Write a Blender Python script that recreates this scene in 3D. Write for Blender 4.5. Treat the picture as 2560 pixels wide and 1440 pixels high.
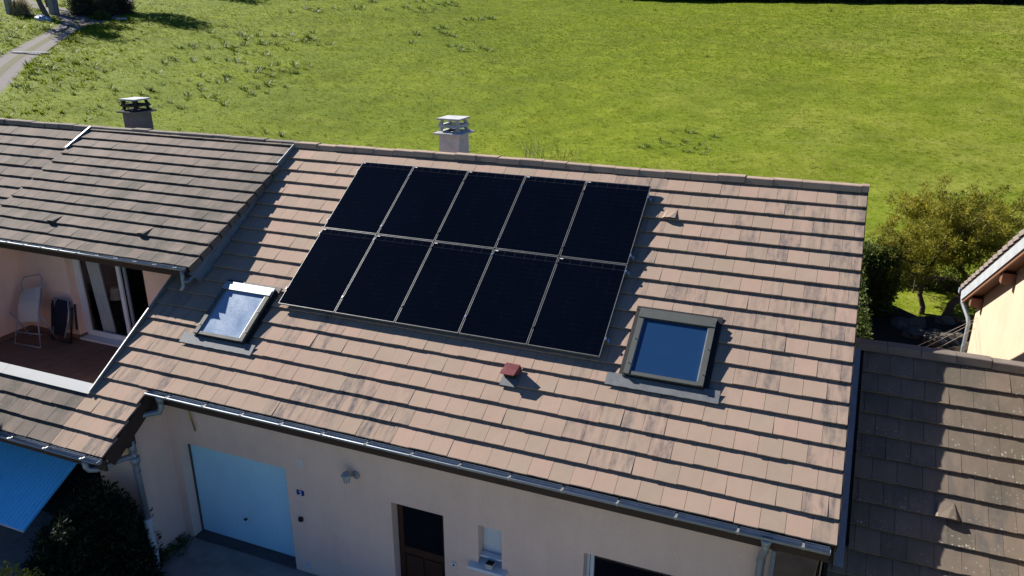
import bpy, math, random
import numpy as np
from mathutils import Vector, Matrix
random.seed(7); rng = np.random.default_rng(11)
for o in list(bpy.data.objects): bpy.data.objects.remove(o)
sc = bpy.context.scene; COL = sc.collection
# ------------------------------------------------------------------ camera, sky, sun, exposure
cd = bpy.data.cameras.new('camera'); cam = bpy.data.objects.new('camera', cd); COL.objects.link(cam)
cam.location = (8.2012, -9.8580, 4.8644); cam.rotation_euler = (1.21727, -0.0015, 0.38157)
cd.sensor_width = 36; cd.lens = 1916.35/2560*36; cd.clip_start = .1; cd.clip_end = 4000
sc.camera = cam
SUN = Vector((.7993, -.2286, -.5558)).normalized()          # travel direction of sunlight
w = bpy.data.worlds.new('World'); sc.world = w; w.use_nodes = True
wn = w.node_tree.nodes; wl = w.node_tree.links; wn.clear()
sky = wn.new('ShaderNodeTexSky'); sky.sky_type = 'NISHITA'; sky.sun_disc = False
sky.sun_elevation = math.asin(-SUN.z); sky.sun_rotation = math.atan2(-SUN.x, -SUN.y)
sky.altitude = 400; sky.air_density = 1.0; sky.dust_density = .3; sky.ozone_density = 4.0
bg = wn.new('ShaderNodeBackground'); bg.inputs[1].default_value = .05
wo = wn.new('ShaderNodeOutputWorld'); tint = wn.new('ShaderNodeMix'); tint.data_type = 'RGBA'; tint.blend_type = 'MULTIPLY'; tint.inputs[0].default_value = 1; tint.inputs[7].default_value = (.38, .58, .88, 1)   # camera balanced for warm sun: a bluer sky all over
wl.new(sky.outputs[0], tint.inputs[6]); wl.new(tint.outputs[2], bg.inputs[0]); wl.new(bg.outputs[0], wo.inputs[0])
sd = bpy.data.lights.new('sun', 'SUN'); sd.energy = 5.0; sd.angle = math.radians(.5); sd.color = (1, .94, .86)
so = bpy.data.objects.new('sun', sd); COL.objects.link(so); so.rotation_euler = SUN.to_track_quat('-Z', 'Y').to_euler()
so.location = (-20, 10, 30)
vs = sc.view_settings; vs.view_transform = 'Standard'; vs.look = 'None'; vs.gamma = 1; vs.exposure = 1.1

# ------------------------------------------------------------------ materials
MATS = {}
def nodes(m):
    m.use_nodes = True; n = m.node_tree.nodes; n.clear(); return n, m.node_tree.links
def mth(n, l, op, a, b=None, clamp=False):
    x = n.new('ShaderNodeMath'); x.operation = op; x.use_clamp = clamp
    for i, v in enumerate((a, b)):
        if v is None: continue
        if isinstance(v, (int, float)): x.inputs[i].default_value = v
        else: l.new(v, x.inputs[i])
    return x.outputs[0]
def mixc(n, l, f, a, b, mode='MIX'):
    x = n.new('ShaderNodeMix'); x.data_type = 'RGBA'; x.blend_type = mode
    for i, v in ((0, f), (6, a), (7, b)):
        if isinstance(v, (int, float)): x.inputs[i].default_value = v
        elif isinstance(v, tuple): x.inputs[i].default_value = v if len(v) == 4 else v+(1,)
        else: l.new(v, x.inputs[i])
    return x.outputs[2]
def noise(n, l, vec, scale, detail=3, rough=.55):
    x = n.new('ShaderNodeTexNoise'); x.inputs['Scale'].default_value = scale
    x.inputs['Detail'].default_value = detail; x.inputs['Roughness'].default_value = rough
    if vec is not None: l.new(vec, x.inputs['Vector'])
    return x.outputs['Fac']
def ramp(n, l, f, a, b, c0=0., c1=1.):
    x = n.new('ShaderNodeMapRange'); l.new(f, x.inputs[0])
    for i, v in zip((1, 2, 3, 4), (a, b, c0, c1)): x.inputs[i].default_value = v
    return x.outputs[0]
def pos(n): return n.new('ShaderNodeNewGeometry').outputs['Position']
def mapv(n, l, vec, scale=(1,1,1), rot=(0,0,0)):
    x = n.new('ShaderNodeMapping'); x.inputs['Scale'].default_value = scale; x.inputs['Rotation'].default_value = rot
    l.new(vec, x.inputs['Vector']); return x.outputs[0]
def fin(m, n, l, col, rough=.8, metal=0., spec=.3, bump=None, bstr=.3, bdist=.01, extra=None):
    b = n.new('ShaderNodeBsdfPrincipled'); o = n.new('ShaderNodeOutputMaterial')
    if isinstance(col, tuple): b.inputs['Base Color'].default_value = col if len(col) == 4 else col+(1,)
    else: l.new(col, b.inputs['Base Color'])
    if isinstance(rough, (int, float)): b.inputs['Roughness'].default_value = rough
    else: l.new(rough, b.inputs['Roughness'])
    b.inputs['Metallic'].default_value = metal; b.inputs['Specular IOR Level'].default_value = spec
    if bump is not None:
        bp = n.new('ShaderNodeBump'); bp.inputs['Strength'].default_value = bstr; bp.inputs['Distance'].default_value = bdist
        l.new(bump, bp.inputs['Height']); l.new(bp.outputs[0], b.inputs['Normal'])
    l.new(b.outputs[0], o.inputs[0]); return b
def simple(name, col, rough=.7, metal=0., spec=.3, var=.15, scale=6., fine=60., bstr=.15, stretch=(1,1,1)):
    """plain coating with uneven tone, faint dirt and a fine relief"""
    m = bpy.data.materials.new(name); n, l = nodes(m); p = mapv(n, l, pos(n), stretch)
    a = noise(n, l, p, scale, 5); f = noise(n, l, p, fine, 3)
    k = mth(n, l, 'ADD', mth(n, l, 'MULTIPLY', mth(n, l, 'SUBTRACT', a, .5), var*2.2), mth(n, l, 'MULTIPLY', mth(n, l, 'SUBTRACT', f, .5), var))
    k = mth(n, l, 'ADD', k, 1.)
    hs = n.new('ShaderNodeHueSaturation'); hs.inputs['Color'].default_value = col+(1,); l.new(k, hs.inputs['Value'])
    r = mth(n, l, 'ADD', mth(n, l, 'MULTIPLY', mth(n, l, 'SUBTRACT', a, .5), .25), rough, True)
    fin(m, n, l, hs.outputs[0], r, metal, spec, f, bstr, .004); MATS[name] = m; return m

P_ = 0.5793444; CP, SP = math.cos(P_), math.sin(P_)
def tile_mat(name, base, pink, grey, dark, spots=0., spotc=(.5,.5,.46), film=0., filmc=(.12,.11,.09), spotscale=26, edge=False):
    """concrete tile. attribute tint: R tone, G streaked grey staining, B weathered film / lichen"""
    m = bpy.data.materials.new(name); n, l = nodes(m); ps = pos(n)
    at = n.new('ShaderNodeAttribute'); at.attribute_name = 'tint'; sx = n.new('ShaderNodeSeparateColor'); l.new(at.outputs['Color'], sx.inputs[0])
    R, G, B = sx.outputs
    pr = mapv(n, l, ps, (1,1,1), (-P_, 0, 0))                 # roof frame: x across, y up the slope
    n1 = noise(n, l, ps, 1.3, 4); n2 = noise(n, l, ps, 9, 4); n3 = noise(n, l, ps, 140, 2)
    col = mixc(n, l, mth(n, l, 'ADD', mth(n, l, 'MULTIPLY', R, .7), mth(n, l, 'MULTIPLY', n2, .3)), base, pink)
    v = mth(n, l, 'ADD', mth(n, l, 'ADD', .75, mth(n, l, 'MULTIPLY', R, .11)), mth(n, l, 'ADD', mth(n, l, 'MULTIPLY', n1, .22), mth(n, l, 'ADD', mth(n, l, 'MULTIPLY', n2, .12), mth(n, l, 'MULTIPLY', n3, .12))))
    hs = n.new('ShaderNodeHueSaturation'); l.new(col, hs.inputs['Color']); l.new(v, hs.inputs['Value']); col = hs.outputs[0]
    st = noise(n, l, mapv(n, l, pr, (1, .16, 1)), 9, 4, .6)   # streaks down the slope
    st2 = noise(n, l, mapv(n, l, pr, (1, .5, 1)), 22, 4, .6)
    sm = mth(n, l, 'MULTIPLY', ramp(n, l, st, .42, .62), ramp(n, l, st2, .3, .62, .35, 1.))
    col = mixc(n, l, mth(n, l, 'MULTIPLY', sm, G, True), col, grey)
    # odd dark scuffs on any tile
    sc_ = ramp(n, l, noise(n, l, mapv(n, l, pr, (1, .55, 1)), 6.5, 6, .7), .66, .78)
    col = mixc(n, l, mth(n, l, 'MULTIPLY', sc_, .5), col, dark)
    if film or spots:
        fm = mth(n, l, 'MULTIPLY', ramp(n, l, noise(n, l, mapv(n, l, pr, (1,.6,1)), 2.6, 6, .65), .28, .60), B, True)
        col = mixc(n, l, mth(n, l, 'MULTIPLY', fm, film), col, filmc)
    if spots:
        vo = n.new('ShaderNodeTexVoronoi'); vo.inputs['Scale'].default_value = spotscale; vo.inputs['Randomness'].default_value = 1
        wv = n.new('ShaderNodeVectorMath'); wv.operation = 'ADD'; l.new(ps, wv.inputs[0])
        nz = n.new('ShaderNodeTexNoise'); nz.inputs['Scale'].default_value = 60; l.new(ps, nz.inputs['Vector'])
        sc2 = n.new('ShaderNodeVectorMath'); sc2.operation = 'SCALE'; sc2.inputs['Scale'].default_value = .02; l.new(nz.outputs['Color'], sc2.inputs[0]); l.new(sc2.outputs[0], wv.inputs[1])
        l.new(wv.outputs[0], vo.inputs['Vector'])
        sp_ = n.new('ShaderNodeSeparateColor'); l.new(vo.outputs['Color'], sp_.inputs[0])
        size = mth(n, l, 'MULTIPLY', ramp(n, l, sp_.outputs[0], .25, 1, .0, .42), 1.)
        dot = ramp(n, l, mth(n, l, 'SUBTRACT', size, vo.outputs['Distance']), 0, .08)
        dens = ramp(n, l, noise(n, l, ps, 1.5, 4, .65), .36, .56)
        if edge:
            sy = n.new('ShaderNodeSeparateXYZ'); l.new(pr, sy.inputs[0]); fr_ = mth(n, l, 'FRACT', mth(n, l, 'DIVIDE', mth(n, l, 'ADD', sy.outputs[1], .777+.3225*20), .3225))
            dens = mth(n, l, 'MULTIPLY', dens, ramp(n, l, mth(n, l, 'ADD', fr_, mth(n, l, 'MULTIPLY', noise(n, l, ps, 5, 3), .6)), .35, 1.0, 1., .04))
        col = mixc(n, l, mth(n, l, 'MULTIPLY', mth(n, l, 'MULTIPLY', dot, dens), mth(n, l, 'MULTIPLY', B, spots), True), col, spotc)
    fin(m, n, l, col, .88, 0, .2, mth(n, l, 'ADD', n3, n2), .25, .004); MATS[name] = m
tile_mat('tile_new', (.328,.256,.194), (.346,.240,.188), (.105,.095,.098), (.09,.07,.065))
tile_mat('tile_old', (.205,.170,.145), (.21,.163,.138), (.095,.088,.08), (.05,.047,.043), spots=.85, spotc=(.235,.222,.19), film=.95, filmc=(.082,.075,.064), spotscale=42)
tile_mat('tile_lichen', (.200,.158,.120), (.182,.138,.110), (.105,.097,.094), (.055,.05,.045), spots=1.0, spotc=(.36,.345,.28), film=.85, filmc=(.105,.092,.070), spotscale=27, edge=True)
simple('ridge_new', (.32,.24,.187), .88, var=.3, scale=5); simple('ridge_old', (.165,.14,.12), .9, var=.35, scale=5)
simple('verge_grey', (.20,.165,.145), .9, var=.25); simple('deck', (.045,.035,.03), .9); simple('wood_dark', (.055,.034,.026), .75, var=.3, stretch=(.4,1,1))
simple('wood_brown', (.16,.075,.045), .7, var=.25); simple('door_wood', (.05,.022,.014), .5, var=.3, stretch=(3,3,.4))
def stucco(name, col):
    m = bpy.data.materials.new(name); n, l = nodes(m); p = pos(n)
    f = noise(n, l, p, 90, 3, .7); g = noise(n, l, p, 28, 4, .7); a = noise(n, l, p, 1.1, 5); st = noise(n, l, mapv(n, l, p, (1.6,1.6,.25)), 2.2, 5)
    v = mth(n, l, 'ADD', .55, mth(n, l, 'ADD', mth(n, l, 'MULTIPLY', a, .26), mth(n, l, 'ADD', mth(n, l, 'MULTIPLY', f, .40), mth(n, l, 'MULTIPLY', st, .17))))
    hs = n.new('ShaderNodeHueSaturation'); hs.inputs['Color'].default_value = col+(1,); l.new(v, hs.inputs['Value'])
    fin(m, n, l, hs.outputs[0], .95, 0, .1, mth(n, l, 'ADD', f, g), .6, .012); MATS[name] = m
stucco('stucco_pink', (.90,.67,.55)); stucco('stucco_cream', (.50,.395,.285)); stucco('patch', (.86,.72,.66))
simple('zinc', (.30,.34,.38), .5, .45, .4, .25, 4, 40); simple('zinc_dull', (.22,.26,.31), .6, .3, .4, .3, 5, 40)
simple('lead', (.15,.16,.17), .7, .15, .4, .35, 9, 50)
simple('alu', (.38,.39,.39), .4, .6, .5, .06); simple('steel', (.8,.8,.78), .25, 1, .5, .05)
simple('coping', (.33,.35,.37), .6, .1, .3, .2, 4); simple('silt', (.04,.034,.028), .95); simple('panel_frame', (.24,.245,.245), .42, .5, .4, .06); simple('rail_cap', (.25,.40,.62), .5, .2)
simple('white_paint', (.68,.76,.82), .5, 0, .4, .06, 3); simple('garage_paint', (.54,.87,1.), .5, 0, .35, .08, 2, 80, .08)
simple('garage_blue', (.16,.66,1.), .5, 0, .35, .08, 2, 80, .08)
simple('frame_grey', (.085,.092,.088), .62, .0, .2, .15); simple('seal_black', (.02,.02,.022), .6)
simple('concrete', (.17,.16,.155), .9, 0, .2, .4, 5, 50); simple('concrete_pale', (.44,.45,.46), .9, 0, .2, .35, 6, 50)
simple('concrete_dark', (.04,.037,.035), .9, 0, .2, .4, 6, 50); simple('soot', (.02,.018,.017), .95)
simple('red_metal', (.17,.035,.04), .4, 0, .5, .25, 8, 60); simple('pvc', (.66,.70,.72), .5, 0, .4, .15)
simple('terracotta', (.20,.125,.09), .8, 0, .25, .3, 4); simple('grout', (.16,.12,.10), .9)
simple('fabric_white', (.62,.60,.55), .9, 0, .1, .15, 5, 200); simple('fabric_navy', (.012,.014,.03), .9); simple('tube_blue', (.30,.36,.46), .4, .4, .4)
simple('black_plastic', (.02,.022,.024), .5); simple('curtain', (.50,.58,.60), .9, 0, .1, .25, 12, 80, .1, (3,3,.3))
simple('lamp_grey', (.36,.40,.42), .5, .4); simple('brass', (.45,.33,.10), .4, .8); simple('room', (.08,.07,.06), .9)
simple('asphalt', (.27,.26,.25), .95, 0, .2, .5, 3, 90, .5); simple('slab', (.10,.095,.095), .9, 0, .2, .3)
simple('stone', (.10,.088,.075), .95, 0, .15, .5, 4, 40, .5); simple('bark', (.10,.07,.05), .95, 0, .1, .5, 6, 60, .6, (1,1,.3)); simple('bark_grey', (.13,.11,.10), .95, 0, .1, .5, 3, 30)
simple('plaque_blue', (.012,.03,.22), .35, 0, .5, .05); simple('white_enamel', (.85,.85,.85), .4, 0, .4, .02)
simple('wire', (.35,.30,.24), .7); simple('tarp', (.35,.42,.55), .6, 0, .4, .5, 12); simple('lamp_shade', (.75,.72,.65), .9)
simple('render_grey', (.30,.30,.31), .9, 0, .2, .3, 3); simple('gravel', (.36,.32,.29), .95, 0, .1, .35, 1.2, 25, .5)

def glass_dark(name, col, rough=.03, spec=.5, grime=0.):
    m = bpy.data.materials.new(name); n, l = nodes(m); p = pos(n)
    a = noise(n, l, p, 3.2, 6, .7); f = noise(n, l, p, 70, 3, .7)
    k = mth(n, l, 'MULTIPLY', mth(n, l, 'MULTIPLY', ramp(n, l, a, .25, .75, .6, 1.), ramp(n, l, f, .35, .7, .65, 1.)), grime)
    c = mixc(n, l, k, col, (.50,.62,.75)); r = mth(n, l, 'ADD', mth(n, l, 'MULTIPLY', k, .4), rough)
    fin(m, n, l, c, r, 0, spec); MATS[name] = m
glass_dark('window_glass', (.003,.003,.004)); glass_dark('skylight_clean', (.006,.036,.105), .04, .9, .02); glass_dark('skylight_dusty', (.01,.08,.22), .06, .9, .58)
def clear_glass():
    m = bpy.data.materials.new('clear_glass'); n, l = nodes(m); t = n.new('ShaderNodeBsdfTransparent'); g = n.new('ShaderNodeBsdfGlossy'); g.inputs['Roughness'].default_value = .02
    mx = n.new('ShaderNodeMixShader'); mx.inputs[0].default_value = .07; o = n.new('ShaderNodeOutputMaterial')
    l.new(t.outputs[0], mx.inputs[1]); l.new(g.outputs[0], mx.inputs[2]); l.new(mx.outputs[0], o.inputs[0]); MATS['clear_glass'] = m
clear_glass()
PW, PH = 1.1123, 1.722
def panel_mat():
    """black cells behind glass, hair-thin gaps and bus bars, printed in the panel's own coordinates"""
    m = bpy.data.materials.new('solar_glass'); n, l = nodes(m); tc = n.new('ShaderNodeTexCoord'); sx = n.new('ShaderNodeSeparateXYZ'); l.new(tc.outputs['Object'], sx.inputs[0])
    def line(c, pitch, off, wd):
        q = mth(n, l, 'FRACT', mth(n, l, 'DIVIDE', mth(n, l, 'SUBTRACT', c, off), pitch)); d = mth(n, l, 'MULTIPLY', mth(n, l, 'ABSOLUTE', mth(n, l, 'SUBTRACT', q, .5)), 1.)
        return mth(n, l, 'GREATER_THAN', d, .5-wd/pitch/2)
    cw = (PW-.03)/6; chh = (PH-.04)/18
    gx = line(sx.outputs[0], cw, .015, .004); gy = line(sx.outputs[1], chh, .02, .004); bus = line(sx.outputs[0], cw/10, .015, .0012)
    brk = ramp(n, l, noise(n, l, tc.outputs['Object'], 3.5, 3), .45, .62, .1, 1.)
    top = ramp(n, l, sx.outputs[1], PH-.14, PH-.12); f = mth(n, l, 'MAXIMUM', mth(n, l, 'MULTIPLY', mth(n, l, 'MAXIMUM', gx, gy), mth(n, l, 'MAXIMUM', mth(n, l, 'MULTIPLY', brk, .02), mth(n, l, 'MULTIPLY', top, .11))), mth(n, l, 'MULTIPLY', bus, .004))
    tone = noise(n, l, pos(n), .7, 2)
    c = mixc(n, l, f, mixc(n, l, tone, (.001,.0017,.0045), (.0015,.003,.008)), (.30,.33,.38))
    b = fin(m, n, l, c, .10, 0, .07); MATS['solar_glass'] = m
panel_mat()
def leaf_mat(name, a, b, trans=.35, c=None, rough=.6):
    m = bpy.data.materials.new(name); n, l = nodes(m); at = n.new('ShaderNodeAttribute'); at.attribute_name = 'tint'
    sx = n.new('ShaderNodeSeparateColor'); l.new(at.outputs['Color'], sx.inputs[0])
    col = mixc(n, l, sx.outputs[0], a, b)
    if c: col = mixc(n, l, sx.outputs[1], col, c)
    d = n.new('ShaderNodeBsdfPrincipled'); d.inputs['Roughness'].default_value = rough; d.inputs['Specular IOR Level'].default_value = .25; l.new(col, d.inputs['Base Color'])
    t = n.new('ShaderNodeBsdfTranslucent'); l.new(col, t.inputs[0]); mx = n.new('ShaderNodeMixShader'); mx.inputs[0].default_value = trans
    o = n.new('ShaderNodeOutputMaterial'); l.new(d.outputs[0], mx.inputs[1]); l.new(t.outputs[0], mx.inputs[2]); l.new(mx.outputs[0], o.inputs[0]); MATS[name] = m
leaf_mat('needle', (.085,.095,.010), (.36,.325,.035), .42); leaf_mat('laurel', (.028,.055,.010), (.11,.14,.025), .2, rough=.7)
leaf_mat('yew', (.008,.014,.008), (.022,.034,.014), .15); leaf_mat('yellow_leaf', (.12,.15,.02), (.30,.30,.05), .4); leaf_mat('thicket', (.05,.045,.03), (.10,.09,.055), .2)
leaf_mat('tree_leaf', (.03,.05,.012), (.08,.11,.025), .3); leaf_mat('dry_stem', (.28,.24,.14), (.42,.36,.22), .3); leaf_mat('plum_leaf', (.06,.03,.06), (.14,.09,.12), .3)
leaf_mat('blade', (.098,.138,.006), (.205,.250,.007), .5, (.29,.27,.085), .6); leaf_mat('rush', (.05,.085,.008), (.13,.18,.014), .35, (.27,.31,.19))
def field_mat():
    m = bpy.data.materials.new('field'); n, l = nodes(m); p = pos(n)
    big = noise(n, l, p, .035, 4); mid = noise(n, l, p, .35, 4, .6); fi = noise(n, l, p, 3.0, 5, .7); tiny = noise(n, l, p, 14, 4, .75)
    sx = n.new('ShaderNodeSeparateXYZ'); l.new(p, sx.inputs[0])
    straw = mth(n, l, 'ADD', ramp(n, l, sx.outputs[0], -45, 25, -.22, .26), mth(n, l, 'ADD', mth(n, l, 'MULTIPLY', mth(n, l, 'SUBTRACT', big, .5), .6), mth(n, l, 'MULTIPLY', mth(n, l, 'SUBTRACT', mid, .5), .6)))
    col = mixc(n, l, ramp(n, l, mth(n, l, 'ADD', mth(n, l, 'MULTIPLY', mid, .5), mth(n, l, 'MULTIPLY', fi, .5)), .35, .65), (.092,.132,.005), (.180,.222,.006))
    col = mixc(n, l, ramp(n, l, mth(n, l, 'ADD', straw, mth(n, l, 'MULTIPLY', mth(n, l, 'SUBTRACT', fi, .5), 1.0)), .05, .45, 0, .6), col, (.255,.25,.072))
    col = mixc(n, l, ramp(n, l, tiny, .54, .76, 0, .35), col, (.065,.095,.006))
    lush = ramp(n, l, noise(n, l, mapv(n, l, p, (1,1,1), (0,0,.5)), .075, 4, .6), .44, .64, 0, .35); col = mixc(n, l, lush, col, (.085,.135,.007))
    wear = ramp(n, l, noise(n, l, mapv(n, l, p, (.35,1.6,1), (0,0,.15)), .22, 5, .65),   .60, .74, 0, .25); col = mixc(n, l, wear, col, (.27,.24,.10))
    fin(m, n, l, col, .9, 0, .1, mth(n, l, 'ADD', tiny, fi), .5, .06); MATS['field'] = m
field_mat()
def track_mat():
    m = bpy.data.materials.new('track'); n, l = nodes(m); p = pos(n)
    at = n.new('ShaderNodeAttribute'); at.attribute_name = 'tint'; sx = n.new('ShaderNodeSeparateColor'); l.new(at.outputs['Color'], sx.inputs[0])
    a = noise(n, l, p, 1.2, 5, .65); f = noise(n, l, p, 14, 4, .7)
    col = mixc(n, l, f, (.15,.138,.132), (.26,.245,.235)); g = mth(n, l, 'ADD', sx.outputs[0], mth(n, l, 'MULTIPLY', mth(n, l, 'SUBTRACT', a, .5), 1.2))
    col = mixc(n, l, ramp(n, l, g, .45, .75, 0, .65), col, (.13,.13,.05)); fin(m, n, l, col, .95, 0, .1, f, .5, .03); MATS['track'] = m
track_mat()

# ------------------------------------------------------------------ mesh builder and object helpers
class MB:
    def __init__(s): s.v = []; s.f = []; s.t = []
    def add(s, vs, fs, tint=None):
        k = len(s.v); s.v += [tuple(map(float, x)) for x in vs]; s.f += [tuple(i+k for i in f) for f in fs]; s.t += [tint or (0,0,0)]*len(fs); return s
    def box(s, O, a, b, c):                 # corner + three edge vectors
        O, a, b, c = map(Vector, (O, a, b, c)); v = [O, O+a, O+a+b, O+b, O+c, O+a+c, O+a+b+c, O+b+c]
        f = [(0,3,2,1),(4,5,6,7),(0,1,5,4),(1,2,6,5),(2,3,7,6),(3,0,4,7)]
        if a.cross(b).dot(c) < 0: f = [x[::-1] for x in f]
        return s.add(v, f)
    def bb(s, x0, x1, y0, y1, z0, z1): return s.box((x0,y0,z0), (x1-x0,0,0), (0,y1-y0,0), (0,0,z1-z0))
    def prism(s, poly, ext):                # polygon + extrusion vector
        poly = [Vector(p) for p in poly]; e = Vector(ext); n = len(poly); v = poly+[p+e for p in poly]
        return s.add(v, [tuple(range(n))[::-1], tuple(range(n, 2*n))]+[(i, (i+1) % n, (i+1) % n+n, i+n) for i in range(n)])
    def tube(s, pts, r, k=8, cap=True):
        pts = [Vector(p) for p in pts]; rs = r if isinstance(r, (list, tuple)) else [r]*len(pts); vs = []; fs = []; prev = None
        for i, p in enumerate(pts):
            d = (pts[min(i+1, len(pts)-1)]-pts[max(i-1, 0)]).normalized()
            if prev is None: a = d.orthogonal().normalized()
            else: a = (prev-d*prev.dot(d)).normalized()
            prev = a; b = d.cross(a)
            vs += [p+(a*math.cos(2*math.pi*j/k)+b*math.sin(2*math.pi*j/k))*rs[i] for j in range(k)]
        for i in range(len(pts)-1):
            for j in range(k): fs.append((i*k+j, i*k+(j+1) % k, (i+1)*k+(j+1) % k, (i+1)*k+j))
        if cap: fs += [tuple(range(k))[::-1], tuple(range((len(pts)-1)*k, len(pts)*k))]
        return s.add(vs, fs)
    def quad(s, a, b, c, d): return s.add([a, b, c, d], [(0,1,2,3)])
ORG = {}
def mesh_of(mb, org, name, mat, smooth=False):
    me = bpy.data.meshes.new(name); o = Vector(org)
    me.from_pydata([tuple(Vector(v)-o) for v in mb.v], [], mb.f); me.materials.append(MATS[mat])
    if any(t != (0,0,0) for t in mb.t):
        at = me.attributes.new('tint', 'FLOAT_COLOR', 'FACE'); at.data.foreach_set('color', np.array([t+(1,) for t in mb.t], dtype=np.float32).ravel())
    if smooth: me.shade_smooth()
    me.update(); return me
def top(o, label, cat, group=None, kind=None):
    if label: o['label'] = label
    if cat: o['category'] = cat
    if group: o['group'] = group
    if kind: o['kind'] = kind
    return o
def thing(name, loc, label, cat, group=None):
    o = bpy.data.objects.new(name, None); o.empty_display_size = .2; o.location = loc; COL.objects.link(o); ORG[o] = Vector(loc); return top(o, label, cat, group)
def part(name, mb, mat, parent, smooth=False, label=None, kind=None):
    org = ORG[parent]; o = bpy.data.objects.new(name, mesh_of(mb, org, name, mat, smooth)); COL.objects.link(o); o.parent = parent; ORG[o] = org
    if label: o['label'] = label
    if kind: o['kind'] = kind
    return o
def single(name, mb, mat, loc, label, cat, group=None, smooth=False, kind=None):
    o = bpy.data.objects.new(name, mesh_of(mb, loc, name, mat, smooth)); o.location = loc; COL.objects.link(o); ORG[o] = Vector(loc); return top(o, label, cat, group, kind)
def struct(name, mb, mat, smooth=False): return single(name, mb, mat, (0,0,0), None, None, None, smooth, 'structure')
def npmesh(name, V, F, mat, tint=None, smooth=False):                # big meshes from numpy arrays (all faces same size)
    me = bpy.data.meshes.new(name); F = np.asarray(F, dtype=np.int32); k = F.shape[1]
    me.vertices.add(len(V)); me.vertices.foreach_set('co', np.asarray(V, dtype=np.float32).ravel())
    me.loops.add(F.size); me.loops.foreach_set('vertex_index', F.ravel()); me.polygons.add(len(F))
    me.polygons.foreach_set('loop_start', np.arange(0, F.size, k, dtype=np.int32)); me.polygons.foreach_set('loop_total', np.full(len(F), k, dtype=np.int32))
    me.update(calc_edges=True); me.materials.append(MATS[mat])
    if tint is not None:
        at = me.attributes.new('tint', 'FLOAT_COLOR', 'FACE'); t = np.ones((len(F), 4), dtype=np.float32); t[:, :tint.shape[1]] = tint; at.data.foreach_set('color', t.ravel())
    if smooth: me.shade_smooth()
    return me

# roof frames --------------------------------------------------------------------------------
X3 = Vector((1,0,0))
class Fr:
    def __init__(s, O, S, N): s.O, s.S, s.N = Vector(O), Vector(S), Vector(N)
    def __call__(s, u, v, n=0.): return s.O+X3*u+s.S*v+s.N*n
    def box(s, mb, u0, u1, v0, v1, n0, n1): return mb.box(s(u0,v0,n0), X3*(u1-u0), s.S*(v1-v0), s.N*(n1-n0))
    def mat(s, u, v, n=0., org=(0,0,0)):
        m = Matrix.Identity(4); p = s(u,v,n)-Vector(org)
        for i in range(3): m[i][0] = X3[i]; m[i][1] = s.S[i]; m[i][2] = s.N[i]; m[i][3] = p[i]
        return m
RM = Fr((0,0,0), (0,CP,SP), (0,-SP,CP))                             # main plane
P2 = .461931; RR = Fr((0,-.0826,.4958), (0,math.cos(P2),math.sin(P2)), (0,-math.sin(P2),math.cos(P2)))   # raised roof over the terrace
RL = Fr(RM(0,0,-.5), RM.S, RM.N)                                    # low roof on the right
TW, TE = .2984, .3198; V0 = -1.9441; U0 = .9498; VR = 3.93; GZ = -4.3
E2 = .30205

# tiles ---------------------------------------------------------------------------------------
def tile_geo(w, e, seed, lap=.05, th=.028, rise=.039):
    r = random.Random(seed); g = .0022; k = 5; L = e+lap; vs = []; fs = []
    zt = lambda y: rise*(1-y/e)
    xs = [g+(w-2*g)*i/(k-1) for i in range(k)]; jit = [r.uniform(-.0025, .0025) for _ in xs]
    if r.random() < .35: jit[r.randrange(k)] += r.uniform(.004, .009)
    dz = r.uniform(-.004, .003); tl = r.uniform(-.005, .005)
    for i, x in enumerate(xs): vs.append((x, jit[i], zt(0)-.004+dz+tl*i/k))
    for i, x in enumerate(xs): vs.append((x, jit[i]+.005, zt(0)+dz+tl*i/k))
    for x in (xs[0], xs[-1]): vs.append((x, L, zt(L)))
    for i, x in enumerate(xs): vs.append((x, jit[i]+.003, zt(0)-th+dz))
    for x in (xs[0], xs[-1]): vs.append((x, L, zt(L)-th))
    A, B, Tp, D, Bk = 0, k, 2*k, 2*k+2, 3*k+2
    for i in range(k-1):
        fs.append((A+i, A+i+1, B+i+1, B+i)); fs.append((D+i, D+i+1, A+i+1, A+i))
    fs.append(tuple(B+i for i in range(k))+(Tp+1, Tp))
    fs.append((D, A, B, Tp, Bk)); fs.append((A+k-1, D+k-1, Bk+1, Tp+1, B+k-1)); fs.append((Bk, Bk+1, D+k-1)+tuple(D+i for i in range(k-2, -1, -1)))
    return vs, fs
CACHE = {}
def tile_mesh(w, e, var, tint, mat):
    key = (round(w, 2), round(e, 4), var, tint, mat)
    if key not in CACHE:
        mb = MB(); vs, fs = tile_geo(w, e, var*31+7); mb.add(vs, fs, tint); CACHE[key] = mesh_of(mb, (0,0,0), 'roof_tile', mat)
    return CACHE[key]
def lay_tiles(parent, jobs, budget):
    """jobs: (frame, u, v, w, e, tint, mat, rank); the best ranked become objects of their own, the rest one joined part for each material"""
    jobs.sort(key=lambda j: -j[7]); org = ORG[parent]; rest = {}
    for i, (fr, u, v, wd, e, tint, mat, rk) in enumerate(jobs):
        var = random.randrange(6)
        if i < budget:
            o = bpy.data.objects.new('roof_tile', tile_mesh(wd, e, var, tint, mat)); COL.objects.link(o); o.parent = parent; o.matrix_local = fr.mat(u, v+random.uniform(-.005, .005), random.uniform(-.0015, .0015), org)
        else:
            vs, fs = tile_geo(wd, e, var*31+7); rest.setdefault(mat, MB()).add([fr(u+a, v+b, c) for a, b, c in vs], fs, tint)
    for mat, mb in rest.items(): part('roof_tiles_far', mb, mat, parent, kind='stuff')
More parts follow.
